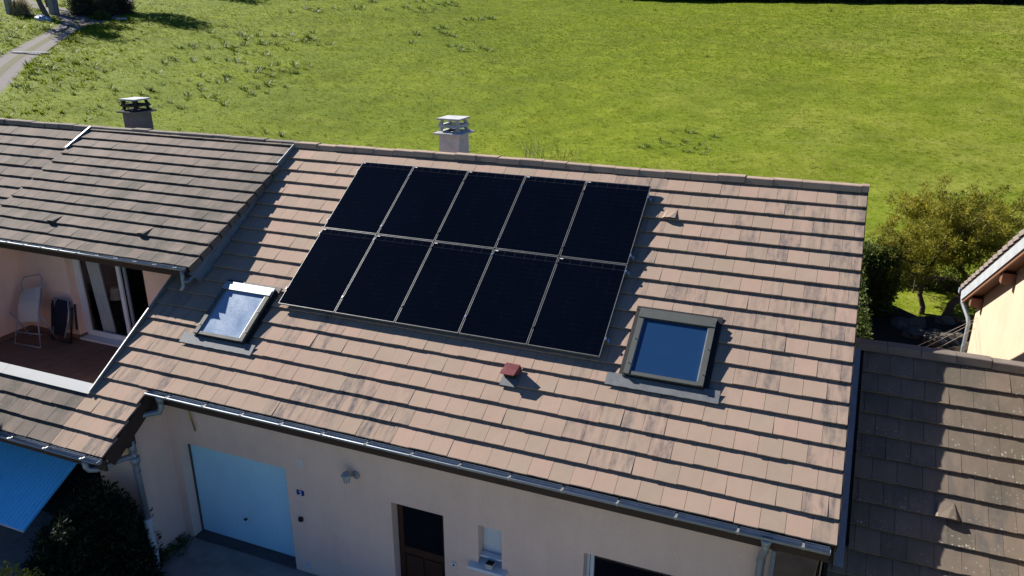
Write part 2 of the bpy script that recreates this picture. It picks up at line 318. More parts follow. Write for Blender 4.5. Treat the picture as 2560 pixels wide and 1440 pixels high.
def row(jobs, fr, v, ua, ub, uoff, e, pick, mat, rank, tw=TW):
    k = math.floor((ua-uoff)/tw)-1
    while True:
        a = uoff+k*tw; b = a+tw; k += 1
        if b <= ua+.03: continue
        if a >= ub-.03: break
        a, b = max(a, ua), min(b, ub); t = tuple(round(x*9)/9 for x in pick((a+b)/2, v, b-a)); jobs.append((fr, a, v, b-a, e, t, mat, rank((a+b)/2, v)))

def ridge_run(parent, fr, uoff, u0, u1, step, mat, apex_v, name='ridge_tile'):
    k = math.floor((u0-uoff)/step); c = Vector(fr(0, apex_v, 0)); y, z = c.y, c.z
    while uoff+k*step < u1-.05:
        a = max(uoff+k*step, u0)+.003; b = min(uoff+(k+1)*step, u1)-.003; k += 1
        if b-a < .08: continue
        mb = MB(); dz = random.uniform(-.009, .009)+.008*math.sin(a*.9); dy = random.uniform(-.006, .006)
        prof = [(-.125,-.045),(-.085,.044),(-.07,.053),(.07,.053),(.085,.044),(.125,-.045),(.10,-.045),(.06,.025),(-.06,.025),(-.10,-.045)]
        mb.prism([(a, y+dy+p, z+dz+q) for p, q in prof], (b-a-.001, 0, random.uniform(-.004, .004)))
        mb.prism([(b-.035, y+dy+p*1.06, z+dz+q*1.06+.004) for p, q in prof], (.03, 0, 0)) if random.random() < .0 else None
        part(name, mb, mat, parent)
def ridge_core(parent, fr, u0, u1, apex_v):
    c = fr(0, apex_v, 0); mb = MB(); mb.prism([(u0, c.y+p, c.z+q) for p, q in ((-.095,-.06),(-.05,.022),(.05,.022),(.095,-.06))], (u1-u0, 0, 0)); part('ridge_mortar', mb, 'concrete', parent)
def gutter(parent, x0, x1, y, z, r, nb, mat='zinc', drop=0.):
    """half-round trough with rolled rim and straps"""
    mb = MB(); k = 10; n = 12; prof = [(y-r*math.cos(math.pi*i/k), z-r*math.sin(math.pi*i/k)) for i in range(k+1)]
    inn = [(y-(r-.005)*math.cos(math.pi*i/k), z-(r-.005)*math.sin(math.pi*i/k)) for i in range(k, -1, -1)]
    mb.prism([(x0, a, b) for a, b in prof+inn], (x1-x0, 0, -drop))
    for x, d in ((x0, 0), (x1-.004, drop)): mb.prism([(x, a, b-d) for a, b in prof], (.004, 0, 0))
    g = part('gutter', mb, mat, parent)
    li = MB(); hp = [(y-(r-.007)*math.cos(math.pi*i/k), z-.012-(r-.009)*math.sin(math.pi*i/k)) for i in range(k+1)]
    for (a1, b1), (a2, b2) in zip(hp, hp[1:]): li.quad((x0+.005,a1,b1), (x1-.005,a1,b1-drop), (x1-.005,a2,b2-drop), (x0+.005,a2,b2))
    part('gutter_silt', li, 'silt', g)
    rim = MB().tube([(x0, y-r, z), (x1, y-r, z-drop)], .011, 8); part('gutter_rim', rim, mat, g, True)
    for i in range(nb):
        x = x0+(x1-x0)*(i+.6)/nb; zz = z-drop*(x-x0)/(x1-x0); b = MB()
        b.bb(x-.014, x+.014, y-r-.014, y-r+.02, zz+.001, zz+.016); b.bb(x-.012, x+.012, y-r, y+r+.03, zz-.006, zz-.001)
        q = [(y-(r+.004)*math.cos(math.pi*j/8), zz-(r+.004)*math.sin(math.pi*j/8)) for j in range(9)]
        for (a1, b1), (a2, b2) in zip(q[:5], q[1:6]): b.quad((x-.012,a1,b1), (x+.012,a1,b1), (x+.012,a2,b2), (x-.012,a2,b2))
        part('gutter_bracket', b, 'alu', g)
    return g
def wall_sheet(mb, x0, x1, z0, z1, y, holes, depth=.2, ztop=None):
    """front face with real openings and reveals; holes: (xa, xb, za, zb)"""
    xs = sorted({x0, x1}|{h[0] for h in holes}|{h[1] for h in holes}); zs = sorted({z0, z1}|{h[2] for h in holes}|{h[3] for h in holes})
    for xa, xb in zip(xs, xs[1:]):
        for za, zb in zip(zs, zs[1:]):
            cx, cz = (xa+xb)/2, (za+zb)/2
            if any(h[0] < cx < h[1] and h[2] < cz < h[3] for h in holes): continue
            mb.quad((xa,y,za), (xb,y,za), (xb,y,zb), (xa,y,zb))
    for a, b, c, d in holes:
        mb.quad((a,y,c), (a,y,d), (a,y+depth,d), (a,y+depth,c)); mb.quad((b,y,d), (b,y,c), (b,y+depth,c), (b,y+depth,d))
        mb.quad((a,y,d), (b,y,d), (b,y+depth,d), (a,y+depth,d)); mb.quad((b,y,c), (a,y,c), (a,y+depth,c), (b,y+depth,c))

# ------------------------------------------------------------------ setting: ground, track, drive
def sp(t): return 4*np.logaddexp(0, np.asarray(t)/4)
def gz(x, y): return GZ-.06+.085*sp(np.asarray(y)-12.)+.085*sp(-np.asarray(x)-22.)
class VN:                                                            # cheap value noise for relief and scattering
    def __init__(s, seed): s.g = np.random.default_rng(seed).random((257, 257))
    def __call__(s, x, y, f):
        x = np.asarray(x)*f; y = np.asarray(y)*f; i = np.floor(x).astype(int); j = np.floor(y).astype(int); a = x-i; b = y-j; a = a*a*(3-2*a); b = b*b*(3-2*b)
        g = s.g; i0, j0, i1, j1 = i % 256, j % 256, (i+1) % 256, (j+1) % 256
        return (g[i0,j0]*(1-a)+g[i1,j0]*a)*(1-b)+(g[i0,j1]*(1-a)+g[i1,j1]*a)*b
vn1, vn2, vn3 = VN(1), VN(2), VN(3)
def bump(x, y):
    k = np.clip((np.asarray(y)-8.5)/5, 0, 1)
    return k*((vn1(x, y, .11)-.5)*.5+(vn2(x, y, .6)-.5)*.16+(vn3(x, y, 1.7)-.5)*.10)
PATH = [(-38,17),(-46,26.6),(-52.2,33.0),(-56.0,37.6),(-60.2,43.2),(-63.9,48.4),(-67.5,53.6),(-71.8,56.6),(-78,59.2),(-92,63),(-120,70)]
PATH2 = [(-66.0,51.8),(-67.2,56.6),(-70.6,61.5),(-74.8,66.6),(-84,76),(-100,95)]
def smooth(P, k=3):
    for _ in range(k):
        Q = [P[0]]
        for a, b in zip(P, P[1:]): Q += [(a[0]*.75+b[0]*.25, a[1]*.75+b[1]*.25), (a[0]*.25+b[0]*.75, a[1]*.25+b[1]*.75)]
        P = Q+[P[-1]]
    return P
PATHS, PATHS2 = smooth(PATH), smooth(PATH2)
def pdist(x, y, P):
    d = np.full(np.shape(x), 1e9)
    for (ax, ay), (bx, by) in zip(P, P[1:]):
        vx, vy = bx-ax, by-ay; t = np.clip(((x-ax)*vx+(y-ay)*vy)/(vx*vx+vy*vy), 0, 1); d = np.minimum(d, np.hypot(x-ax-t*vx, y-ay-t*vy))
    return d
def onpath(x, y): return np.minimum(pdist(x, y, PATH)-1.35, pdist(x, y, PATH2)-.95)
def gh(x, y):
    pd = np.clip(onpath(x, y)/.6, 0, 1); return gz(x, y)+bump(x, y)*pd-.05*(1-pd)
def terrain():
    xs = np.concatenate([[-900,-500,-300,-200], np.arange(-150,-100,2.), np.arange(-100,45,.55), np.arange(45,75,2), [100,200,400,900]])
    ys = np.concatenate([[-300,-100,-40,-15,-8,-4,0,4], np.arange(7,135,.55), np.arange(135,190,3), [230,300,500,900,1500]])
    X, Y = np.meshgrid(xs, ys); Z = gh(X, Y); nx, ny = len(xs), len(ys); I = np.arange(nx*ny).reshape(ny, nx)
    F = np.stack([I[:-1,:-1], I[:-1,1:], I[1:,1:], I[1:,:-1]], -1).reshape(-1, 4)
    o = bpy.data.objects.new('field', npmesh('field', np.stack([X, Y, Z], -1).reshape(-1, 3), F, 'field', None, True)); COL.objects.link(o); o['kind'] = 'structure'
terrain()
def track(name, P, hw):
    pts = []
    for (ax, ay), (bx, by) in zip(P, P[1:]):
        n = max(2, int(math.hypot(bx-ax, by-ay)/.8)); pts += [(ax+(bx-ax)*i/n, ay+(by-ay)*i/n) for i in range(n)]
    pts.append(P[-1]); mb = MB(); K = 9; vs = []
    for i, (x, y) in enumerate(pts):
        a = pts[max(i-2, 0)]; b = pts[min(i+2, len(pts)-1)]; dx, dy = b[0]-a[0], b[1]-a[1]; L = math.hypot(dx, dy); nx, ny = -dy/L, dx/L
        for k in range(K):
            t = (k/(K-1)*2-1); wob = 1+.22*(vn2(x, y, .5)-.5) if abs(t) == 1 else 1
            px, py = x+nx*hw*t*wob, y+ny*hw*t*wob; vs.append((px, py, float(gz(px, py))-.02-.02*abs(abs(t)-.5)*0+(.03 if abs(t) < .2 else 0)))
    for i in range(len(pts)-1):
        for k in range(K-1):
            t = abs((k+.5)/(K-1)*2-1); mid = 1 if t < .25 else (.55 if t > .85 else .12)
            mb.f.append((i*K+k, i*K+k+1, (i+1)*K+k+1, (i+1)*K+k)); mb.t.append((mid, 0, 0))
    mb.v = vs; return struct(name, mb, 'track', True)
track('gravel_track', PATHS, 1.45); track('gravel_branch_track', PATHS2, 1.05)
struct('driveway', MB().bb(-9, 9.2, -12, -1.26, GZ-.05, GZ+.006), 'asphalt')
CX, CY = cam.location.x, cam.location.y
def in_house(x, y): return (x > -14.5) & (x < 9.6) & (y < 8.6) | (x > 9) & (x < 20) & (y < 7.7)
def scatter(n, d0, d1, seed, pw=1.0):
    r = np.random.default_rng(seed); az = np.radians(r.uniform(111.9-37.5, 111.9+37.5, n)); u = r.random(n); d = d0*(d1/d0)**(u**pw)
    x = CX+np.cos(az)*d; y = CY+np.sin(az)*d; k = (onpath(x, y) > .1) & ~in_house(x, y); return x[k], y[k], d[k]
def blades(x, y, h, spread, nb, width, seed, tintf):
    r = np.random.default_rng(seed); N = len(x); zz = gh(x, y); V = []; T = []
    for b in range(nb):
        a = r.uniform(0, 2*np.pi, N); rr = spread*r.uniform(.1, 1, N); bx = x+np.cos(a)*rr*.5; by = y+np.sin(a)*rr*.5; lean = r.uniform(.2, 1.0, N)*spread
        hh = h*r.uniform(.55, 1.15, N); wd = width*r.uniform(.6, 1.3, N); px, py = -np.sin(a)*wd, np.cos(a)*wd
        z0 = zz-.03
        p0 = np.stack([bx-px, by-py, z0], -1); p1 = np.stack([bx+px, by+py, z0], -1); p2 = np.stack([bx+np.cos(a)*lean, by+np.sin(a)*lean, zz+hh], -1)
        V.append(np.stack([p0, p1, p2], 1)); T.append(tintf(r, N))
    V = np.concatenate(V).reshape(-1, 3); T = np.concatenate(T); return V, np.arange(len(V)).reshape(-1, 3), T
def grass():
    x, y, d = scatter(170000, 17, 150, 5, .8); s = np.clip(d/45, .7, 2.2)
    st = np.clip((vn1(x, y, .13)-.45)*2.2+(x+10)/160, 0, 1)
    def tf(r, N): return np.stack([np.clip(vn2(x, y, .35)*.35+vn3(x, y, .05)*.55+r.random(N)*.45-.2, 0, 1), (r.random(N) < st*.5)*r.uniform(.3, 1, N)], -1)
    V, F, T = blades(x, y, .055*s, .11*s, 4, .016*s, 6, tf)
    o = bpy.data.objects.new('meadow_grass', npmesh('meadow_grass', V, F, 'blade', T)); COL.objects.link(o); top(o, 'short yellow-green meadow grass covering the field behind the houses', 'grass', None, 'stuff')
    x, y, d = scatter(5200, 24, 140, 15, .7)
    k = vn1(x, y, .09)+vn3(x, y, .4)*.4+np.clip((-x-22)/60, 0, .36)-np.clip((x-0)/60, 0, .3) > 1.09; x, y, d = x[k], y[k], d[k]; s = np.random.default_rng(2).uniform(.6, 1.5, len(x))*np.clip(d/60, .7, 1.5)
    x = np.append(x, [-23.9,-22.8,-30.9]); y = np.append(y, [28.9,29.1,26.0]); s = np.append(s, [1.2,1.2,1.2])
    def tf2(r, N): return np.stack([r.random(N), (r.random(N) < .18)*1.], -1)
    V, F, T = blades(x, y, .24*s, .36*s, 18, .03*s, 16, tf2)
    o = bpy.data.objects.new('rush_tufts', npmesh('rush_tufts', V, F, 'rush', T)); COL.objects.link(o); top(o, 'darker coarse grass tufts dotted over the meadow', 'grass tufts', None, 'stuff')
    # long grass along the track bank
    r = np.random.default_rng(77); n = 1300; i = r.integers(0, 7, n); P = np.array(PATH[:8]); t = r.random(n); cxy = P[i]*(1-t)[:, None]+P[i+1]*t[:, None]
    off = np.abs(r.normal(0, 5, n))+1.6; x = cxy[:, 0]+off*.72*np.where(r.random(n) < .8, 1, -1); y = cxy[:, 1]-off*.6*np.where(r.random(n) < .5, 1, -.7)
    k = (onpath(x, y) > .15); x, y = x[k], y[k]; s = r.uniform(.5, 1.3, len(x))
    V, F, T = blades(x, y, .20*s, .40*s, 8, .05*s, 78, tf2)
    o = bpy.data.objects.new('bank_grass', npmesh('bank_grass', V, F, 'blade', T*[.7,.15])); COL.objects.link(o); top(o, 'long lush grass on the banks of the gravel track', 'grass', None, 'stuff')
grass()
def P3(x, y, dz=0): return (x, y, float(gh(x, y))+dz)

# ------------------------------------------------------------------ main house
VL = -1.865                                                          # boundary between the two terraced houses
HM = thing('terraced_house', (3.6, 1.0, GZ), 'pink rendered terraced house whose tan tiled roof carries the solar panels', 'house')
YW = -1.25
WH = [(-1.505, .75, GZ, -2.27), (2.73, 3.637, GZ, -2.387), (4.214, 4.594, -3.10, -2.387), (5.855, 7.25, -3.75, -2.387)]
mb = MB(); wall_sheet(mb, -1.69, 8.9, GZ, -.96, YW, WH, .22)
part('front_wall', mb, 'stucco_pink', HM)
mb = MB(); mb.prism([(8.62, YW+.002, GZ), (8.62, 7.9, GZ), (8.62, 7.9, -.96), (8.62, VR*CP, VR*SP-.12), (8.62, YW+.002, -.96)], (.28, 0, 0)); part('gable_wall', mb, 'stucco_pink', HM)
part('rear_wall', MB().bb(-1.69, 8.6, 7.7, 7.9, GZ, -.96), 'stucco_pink', HM)
rd = MB(); RM.box(rd, VL, 8.985, .28, VR-.02, -.13, -.034); RM.box(rd, -2.535, 8.985, V0+.03, .279, -.13, -.034); part('roof_deck', rd, 'deck', HM)
yr, zr = RM(0, VR).y, RM(0, VR).z
mb = MB(); mb.prism([(VL, yr+.001, zr-.03), (VL, yr+5.0, zr-.03-5.0*SP/CP), (VL, yr+5.0, zr-.15-5.0*SP/CP), (VL, yr+.001, zr-.15)], (8.985-VL, 0, 0)); part('rear_roof_slope', mb, 'ridge_new', HM)
jobs = []
def pick_new(u, v, wd):
    g = 0.
    if u > 8.62: g = random.uniform(.5, .9)
    else:
        a = vn3(u*1.0+3, v*1.0+9, .55)+.5*vn1(u, v, 1.9); g = max(0, (a-.91)*3.8)*random.choice((0, 1, 1, 1))
        if u < .3 and v < 0 and random.random() < .4: g = max(g, .5)
        if v > 3.4: g = 0 if u < 3.5 else g*.5
        for a0, a1, b0, b1, pr in ((5.5,6.9,-1.7,-.6,.8), (5.6,7.3,.95,1.3,.6), (7.2,8.1,-.3,.7,.45), (4.9,6.0,2.9,3.9,.7), (6.4,8.6,2.2,3.9,.4), (-2.3,-1.2,-2.0,-.9,.6), (5.4,6.0,-.5,2.6,.5), (7.4,8.6,1.2,2.2,.3)):
            if a0 < u < a1 and b0 < v < b1 and random.random() < pr: g = max(g, random.uniform(.4, .85))
    return (min(1, max(0, random.gauss(.45, .3))), min(1, g), 0)
for k in range(19):
    v = V0+k*TE; e = TE
    if v > VR-.12: break
    ua = -2.52 if v < .2 else VL
    row(jobs, RM, v, ua, 8.99, U0+(k % 2)*TW/2, e, pick_new, 'tile_new', lambda u, v: -v+.08*u-(6 if (0 < u < 5.5 and .05 < v < 3.3) else 0))
lay_tiles(HM, jobs, 300)
ridge_core(HM, RM, VL, 8.99, VR); ridge_run(HM, RM, .455, VL-.02, 9.01, .4445, 'ridge_new', VR+.0)
mb = MB(); RM.box(mb, 8.992, 9.0, V0, VR, -.16, .02); part('verge_board', mb, 'wood_dark', HM)
mb = MB(); mb.bb(-1.5, 8.93, -1.60, -1.56, -1.33, -1.10); part('fascia_board', mb, 'wood_dark', HM)
mb = MB(); mb.bb(-1.5, 8.6, -1.559, YW, -1.20, -1.18); part('soffit', mb, 'wood_dark', HM)
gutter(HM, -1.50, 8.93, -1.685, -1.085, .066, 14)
# garage door (vertical ribs), threshold
mb = MB(); mb.bb(-1.50, .75, -1.03, -1.0, GZ+.03, -2.27)
gd = part('garage_door', mb, 'garage_paint', HM)
for i in range(23):
    x = -1.47+i*.097; part('rib', MB().bb(x, x+.084, -1.037, -1.0295, GZ+.06, -2.28), 'garage_paint', gd)
part('door_frame', MB().bb(-1.504, -1.475, -1.06, -1.038, GZ, -2.27), 'frame_grey', gd)
mb = MB(); mb.tube([(-.42,-1.03,-3.735),(-.42,-1.06,-3.735)], .02, 8); mb.bb(-.455, -.40, -1.075, -1.06, -3.75, -3.72); part('handle', mb, 'black_plastic', gd)
part('threshold', MB().bb(-1.5, .745, -1.26, -1.0, GZ-.02, GZ+.028), 'slab', HM)
# front door
mb = MB(); mb.bb(2.735, 3.63, -1.06, -1.03, GZ, -2.39); fd = part('front_door', mb, 'door_wood', HM)
mb = MB()
for a, b, c, d in ((2.735,2.83,GZ,-2.39),(3.53,3.63,GZ,-2.39),(2.83,3.53,-3.42,-3.30),(2.83,3.53,-2.50,-2.39),(2.83,3.53,GZ,-4.15)): mb.bb(a, b, -1.085, -1.061, c, d)
part('door_rail', mb, 'door_wood', fd); part('door_glass', MB().bb(2.83, 3.53, -1.075, -1.062, -3.30, -2.50), 'window_glass', fd)
for a in (2.86, 3.20): part('door_panel', MB().bb(a, a+.30, -1.078, -1.061, -4.1, -3.47), 'door_wood', fd)
# small window with shutter, sill
win = part('small_window', MB().bb(4.218, 4.592, -1.07, -1.04, -3.10, -2.39), 'white_paint', HM)
for i in range(12): part('shutter_slat', MB().bb(4.25, 4.565, -1.082, -1.071, -2.93+i*.045, -2.89+i*.045), 'white_paint', win)
part('window_sill', MB().box((4.07,-1.36,-3.14), (.62,0,0), (0,.30,.02), (0,0,.05)), 'white_paint', win)
part('window_rail', MB().bb(4.22, 4.59, -1.20, -1.10, -2.99, -2.96), 'white_paint', win)
# wide window
win = part('wide_window', MB().bb(5.86, 7.245, -1.05, -1.03, -3.75, -2.387), 'window_glass', HM, label='wide dark window at the bottom edge of the picture')
mb = MB()
for a, b in ((5.86,5.905),(5.915,5.965),(7.18,7.24)): mb.bb(a, b, -1.10, -1.051, -3.75, -2.387)
mb.bb(5.965, 7.18, -1.09, -1.051, -2.43, -2.388); part('window_frame', mb, 'white_paint', win)
# recessed side window by the right downpipe
win = part('corner_window', MB().bb(8.36, 8.88, YW-.02, YW-.004, -3.7, -1.5), 'window_glass', HM); part('window_frame', MB().bb(8.30, 8.355, YW-.04, YW-.003, -3.7, -1.58), 'zinc_dull', win)
# downpipes
mb = MB(); mb.tube([(8.22,-1.685,-1.145),(8.22,-1.685,-1.24),(8.22,-1.62,-1.36),(8.20,-1.42,-1.55),(8.19,-1.36,-1.68),(8.19,-1.34,GZ)], .05, 12); dp = part('downpipe', mb, 'zinc', HM, True)
for z in (-1.72, -2.6): part('pipe_clip', MB().tube([(8.19,-1.35,z-.012),(8.19,-1.35,z+.012)], .057, 12), 'zinc_dull', dp)
part('gutter_outlet', MB().tube([(8.22,-1.685,-1.13),(8.22,-1.685,-1.22)], [.075,.052], 12), 'zinc', dp, True)
mb = MB(); mb.tube([(-1.26,-1.685,-1.14),(-1.26,-1.685,-1.33),(-1.30,-1.70,-1.42),(-1.40,-1.73,-1.44),(-1.55,-1.80,-1.47),(-1.62,-1.92,-1.58),(-1.62,-2.02,-1.72)], .048, 12); dp = part('downpipe', mb, 'zinc', HM, True); part('gutter_outlet', MB().tube([(-1.26,-1.685,-1.12),(-1.26,-1.685,-1.25)], [.075,.05], 12), 'zinc', dp, True)
mb = MB(); mb.tube([(-1.15,-1.30,-1.30),(-1.02,-1.30,-1.93)], .014, 8); part('awning_rod', mb, 'brass', HM, True)
part('vent_cover', MB().tube([(1.015,YW-.015,-4.13),(1.015,YW,-4.13)], .05, 14), 'pvc', HM)
part('wall_patch', MB().bb(1.0, 1.14, YW-.004, YW-.001, -2.16, -1.99), 'patch', HM)

# skylights -----------------------------------------------------------------------------------
def skylight(u0, u1, v0, v1, glass, cover, label):
    s = MB(); RM.box(s, u0, u1, v0, v1, 0, .075); sk = part('skylight', s, 'seal_black', HM, label=label)
    fw = .075; hh = .125
    def pc(nm, a, b, c, d, n0, n1, m): q = MB(); RM.box(q, a, b, c, d, n0, n1); part(nm, q, m, sk)
    pc('side_cover', u0+.015, u0+fw+.02, v0+.02, v1-.16, .0752, hh, 'frame_grey'); pc('side_cover', u1-fw-.02, u1-.015, v0+.02, v1-.16, .0752, hh, 'frame_grey')
    pc('top_cover', u0+.015, u1-.015, v1-.158, v1-.055, .0752, hh+.012, cover); pc('head_flashing', u0+.01, u1-.01, v1-.05, v1+.015, .0, hh-.01, cover)
    pc('bottom_cover', u0+.02+fw, u1-.02-fw, v0+.02, v0+.075, .0752, hh-.012, 'frame_grey')
    pc('pane', u0+fw+.021, u1-fw-.021, v0+.076, v1-.16, .0752, .096, glass)
    pc('glazing_bead', u1-fw-.036, u1-fw-.0205, v0+.08, v1-.17, .0962, .118, 'alu'); pc('glazing_bead', u0+fw+.0205, u0+fw+.032, v0+.08, v1-.17, .0962, .112, 'alu')
    pc('side_gutter', u0-.06, u0-.001, v0, v1+.07, .036, .046, 'seal_black'); pc('side_gutter', u1+.001, u1+.06, v0, v1+.07, .036, .046, 'seal_black'); pc('head_gutter', u0-.06, u1+.06, v1+.016, v1+.09, .036, .05, 'seal_black')
    for a in (u0+.05, u1-.05):
        for v in (v0+.2, v0+.62, v1-.1): part('screw', MB().tube([RM(a, v, hh), RM(a, v, hh+.016)], .007, 6), 'steel', sk)
    # dressed lead apron: follows the tile course below with a slightly wavy hem
    q = MB(); n = 26; vs = []
    for i in range(n+1):
        u = u0-.22+(u1-u0+.44)*i/n; wv = .002*math.sin(i*1.7)+random.uniform(-.002, .002)
        vs += [RM(u, v0+.03, .056), RM(u, v0-.05, .052+wv*.25), RM(u, v0-.165+wv, .047+abs(wv)*.3), RM(u, v0-.167+wv, .036)]
    q.add(vs, [(i*4+k, i*4+k+1, i*4+k+5, i*4+k+4) for i in range(n) for k in range(3)]); part('apron_flashing', q, 'lead', sk)
    return sk
skylight(6.02, 7.16, -.21, .95, 'skylight_clean', 'frame_grey', 'deep blue clean skylight right of the solar panels')
skylight(-1.29, -.235, -.86, .27, 'skylight_dusty', 'zinc', 'dusty sunlit skylight left of the solar panels')
# red hooded flue
q = MB(); RM.box(q, 4.30, 4.56, -.70, -.36, .036, .05); hv = part('roof_flue', q, 'lead', HM, label='small dark red metal hooded flue below the solar panels')
q = MB(); q.prism([RM(4.305,-.575,.16), RM(4.305,-.575,.178), RM(4.335,-.39,.178), RM(4.335,-.39,.04), RM(4.335,-.45,.04)], X3*.0+RM(4.523,0,0)-RM(4.305,0,0)); part('hood', q, 'red_metal', hv)
q = MB(); q.box(RM(4.296,-.59,.179), RM(4.514,-.59,.179)-RM(4.296,-.59,.179), RM(4.345,-.395,.179)-RM(4.30,-.59,.179), RM.N*.008); part('hood_lid', q, 'red_metal', hv)
q = MB(); RM.box(q, 4.34, 4.50, -.57, -.44, .05, .15); part('grille', q, 'soot', hv)
def vent_tile(parent, fr, u, v, mat, tint, w=.22):
    q = MB(); vs = [fr(u-.02, v+.005, .034), fr(u+.02, v-.012, .085), fr(u+w*.5, v-.016, .10), fr(u+w-.02, v-.012, .085), fr(u+w+.02, v+.005, .034),
                    fr(u+.03, v+.24, .012), fr(u+w-.03, v+.24, .012), fr(u+.035, v+.02, .07), fr(u+w*.5, v+.016, .085), fr(u+w-.035, v+.02, .07)]
    q.add(vs, [(0,1,5),(1,2,6,5),(2,3,6),(3,4,6),(1,7,8,2),(2,8,9,3)], tint); o = part('vent_tile', q, mat, parent)
    d = MB(); d.add([fr(u+.005, v+.018, .03), fr(u+w-.005, v+.018, .03), fr(u+w-.035, v+.021, .07), fr(u+w*.5, v+.017, .085), fr(u+.035, v+.021, .07)], [(0,1,2,3,4)]); part('vent_mouth', d, 'soot', o)
vent_tile(HM, RM, 5.965, V0+15*TE, 'tile_new', (.3,.2,0))

# chimneys --------------------------------------------------------------------------------------
def chimney(parent, x, y, ztop, zbot, wd, dp, m_shaft, m_cap, label):
    """rendered shaft, oversailing slab, two-tier precast cap on corner legs"""
    c = part('chimney', MB().bb(x, x+wd, y, y+dp, zbot, ztop), m_shaft, parent, label=label); X = x+wd/2; Y = y+dp/2
    def fr(a, b, z0, z1, hole): # hollow flared frame: outer half-size a at z0 -> b at z1
        q = MB(); ao = [(-1,-1),(1,-1),(1,1),(-1,1)]; vs = [(X+s*a*wd, Y+t*a*dp, z0) for s, t in ao]+[(X+s*b*wd, Y+t*b*dp, z1) for s, t in ao]+[(X+s*hole*wd, Y+t*hole*dp, z1) for s, t in ao]+[(X+s*hole*wd, Y+t*hole*dp, z0) for s, t in ao]
        fs = []
        for i in range(4):
            j = (i+1) % 4; fs += [(i,j,j+4,i+4), (i+4,j+4,j+8,i+8), (i+8,j+8,j+12,i+12), (i+12,j+12,j,i)]
        return q.add(vs, fs)
    part('slab', fr(.70,.70, ztop, ztop+.035, .30), m_cap, c); part('lower_skirt', fr(.68,.52, ztop+.0352, ztop+.065, .36), m_cap, c)
    def legs(z0, z1, a0, a1):
        for s in (-1,1):
            for t in (-1,1):
                q = MB(); h0, h1 = .075, .06; vs = []
                for z, a, h in ((z0, a0, h0), (z0+(z1-z0)*.4, a0*.55+a1*.45, h0*.85), (z1, a1, h1)):
                    cx, cy = X+s*(a-h)*wd, Y+t*(a-h)*dp; vs += [(cx-h*wd, cy-h*dp, z), (cx+h*wd, cy-h*dp, z), (cx+h*wd, cy+h*dp, z), (cx-h*wd, cy+h*dp, z)]
                q.add(vs, [(3,2,1,0),(8,9,10,11)]+[(k*4+i, k*4+(i+1)%4, k*4+4+(i+1)%4, k*4+4+i) for k in (0,1) for i in range(4)]); part('leg', q, m_cap, c)
    legs(ztop+.066, ztop+.145, .52, .43); part('middle_skirt', fr(.55,.50, ztop+.1455, ztop+.195, .36), m_cap, c); legs(ztop+.1955, ztop+.29, .50, .42)
    q = MB(); a = .56; q.add([(X-a*wd,Y-a*dp,ztop+.2905),(X+a*wd,Y-a*dp,ztop+.2905),(X+a*wd,Y+a*dp,ztop+.2905),(X-a*wd,Y+a*dp,ztop+.2905),(X-a*wd,Y-a*dp,ztop+.325),(X+a*wd,Y-a*dp,ztop+.325),(X+a*wd,Y+a*dp,ztop+.325),(X-a*wd,Y+a*dp,ztop+.325)], [(3,2,1,0),(4,5,6,7),(0,1,5,4),(1,2,6,5),(2,3,7,6),(3,0,4,7)]); part('cap_plate', q, 'concrete_pale', c)
    q = MB(); q.tube([(X,Y,ztop-.3),(X,Y,ztop+.06)], .12, 14); part('flue', q, 'soot', c)
chimney(HM, .985, 4.15, 2.40, .9, .45, .46, 'concrete_pale', 'concrete_pale', 'pale rendered chimney with two-tier concrete cap')

# ------------------------------------------------------------------ solar array (each panel a thing)
ordn = ('first', 'second', 'third', 'fourth', 'fifth')
NP = .13
for j in range(2):
    for i in range(5):
        u = i*(PW+.02); v = j*(PH+.02); loc = RM(u, v, NP)
        t = bpy.data.objects.new('solar_panel', None); COL.objects.link(t); t.matrix_world = RM.mat(u, v, NP); t.empty_display_size = .2
        nm = ('leftmost', 'second from the left', 'middle', 'second from the right', 'rightmost')[i]
        top(t, 'black solar panel, %s of the %s row on the tan roof' % (nm, ('lower', 'upper')[j]), 'solar panel', 'solar panels on the roof')
        g = MB().bb(.0077, PW-.0077, .0077, PH-.0077, -.02, -.002); me = mesh_of(g, (0,0,0), 'glass', 'solar_glass') if (i, j) == (0, 0) else bpy.data.meshes['glass']
        o = bpy.data.objects.new('glass', me); COL.objects.link(o); o.parent = t
        if (i, j) == (0, 0):
            f = MB(); f.bb(0, .0075, 0, PH, -.035, 0); f.bb(PW-.0075, PW, 0, PH, -.035, 0); f.bb(.0075, PW-.0075, 0, .0075, -.035, 0); f.bb(.0075, PW-.0075, PH-.0075, PH, -.035, 0); mf = mesh_of(f, (0,0,0), 'frame', 'panel_frame')
            bk = mesh_of(MB().bb(.011, PW-.011, .011, PH-.011, -.03, -.021), (0,0,0), 'back_sheet', 'seal_black'); ml = mesh_of(MB().bb(.02, .07, PH-.035, PH-.022, -.0018, -.0008), (0,0,0), 'rating_label', 'white_enamel')
        for nm2, m2 in (('frame', mf), ('back_sheet', bk), ('rating_label', ml)):
            o = bpy.data.objects.new(nm2, m2); COL.objects.link(o); o.parent = t
WA = 5*PW+.08
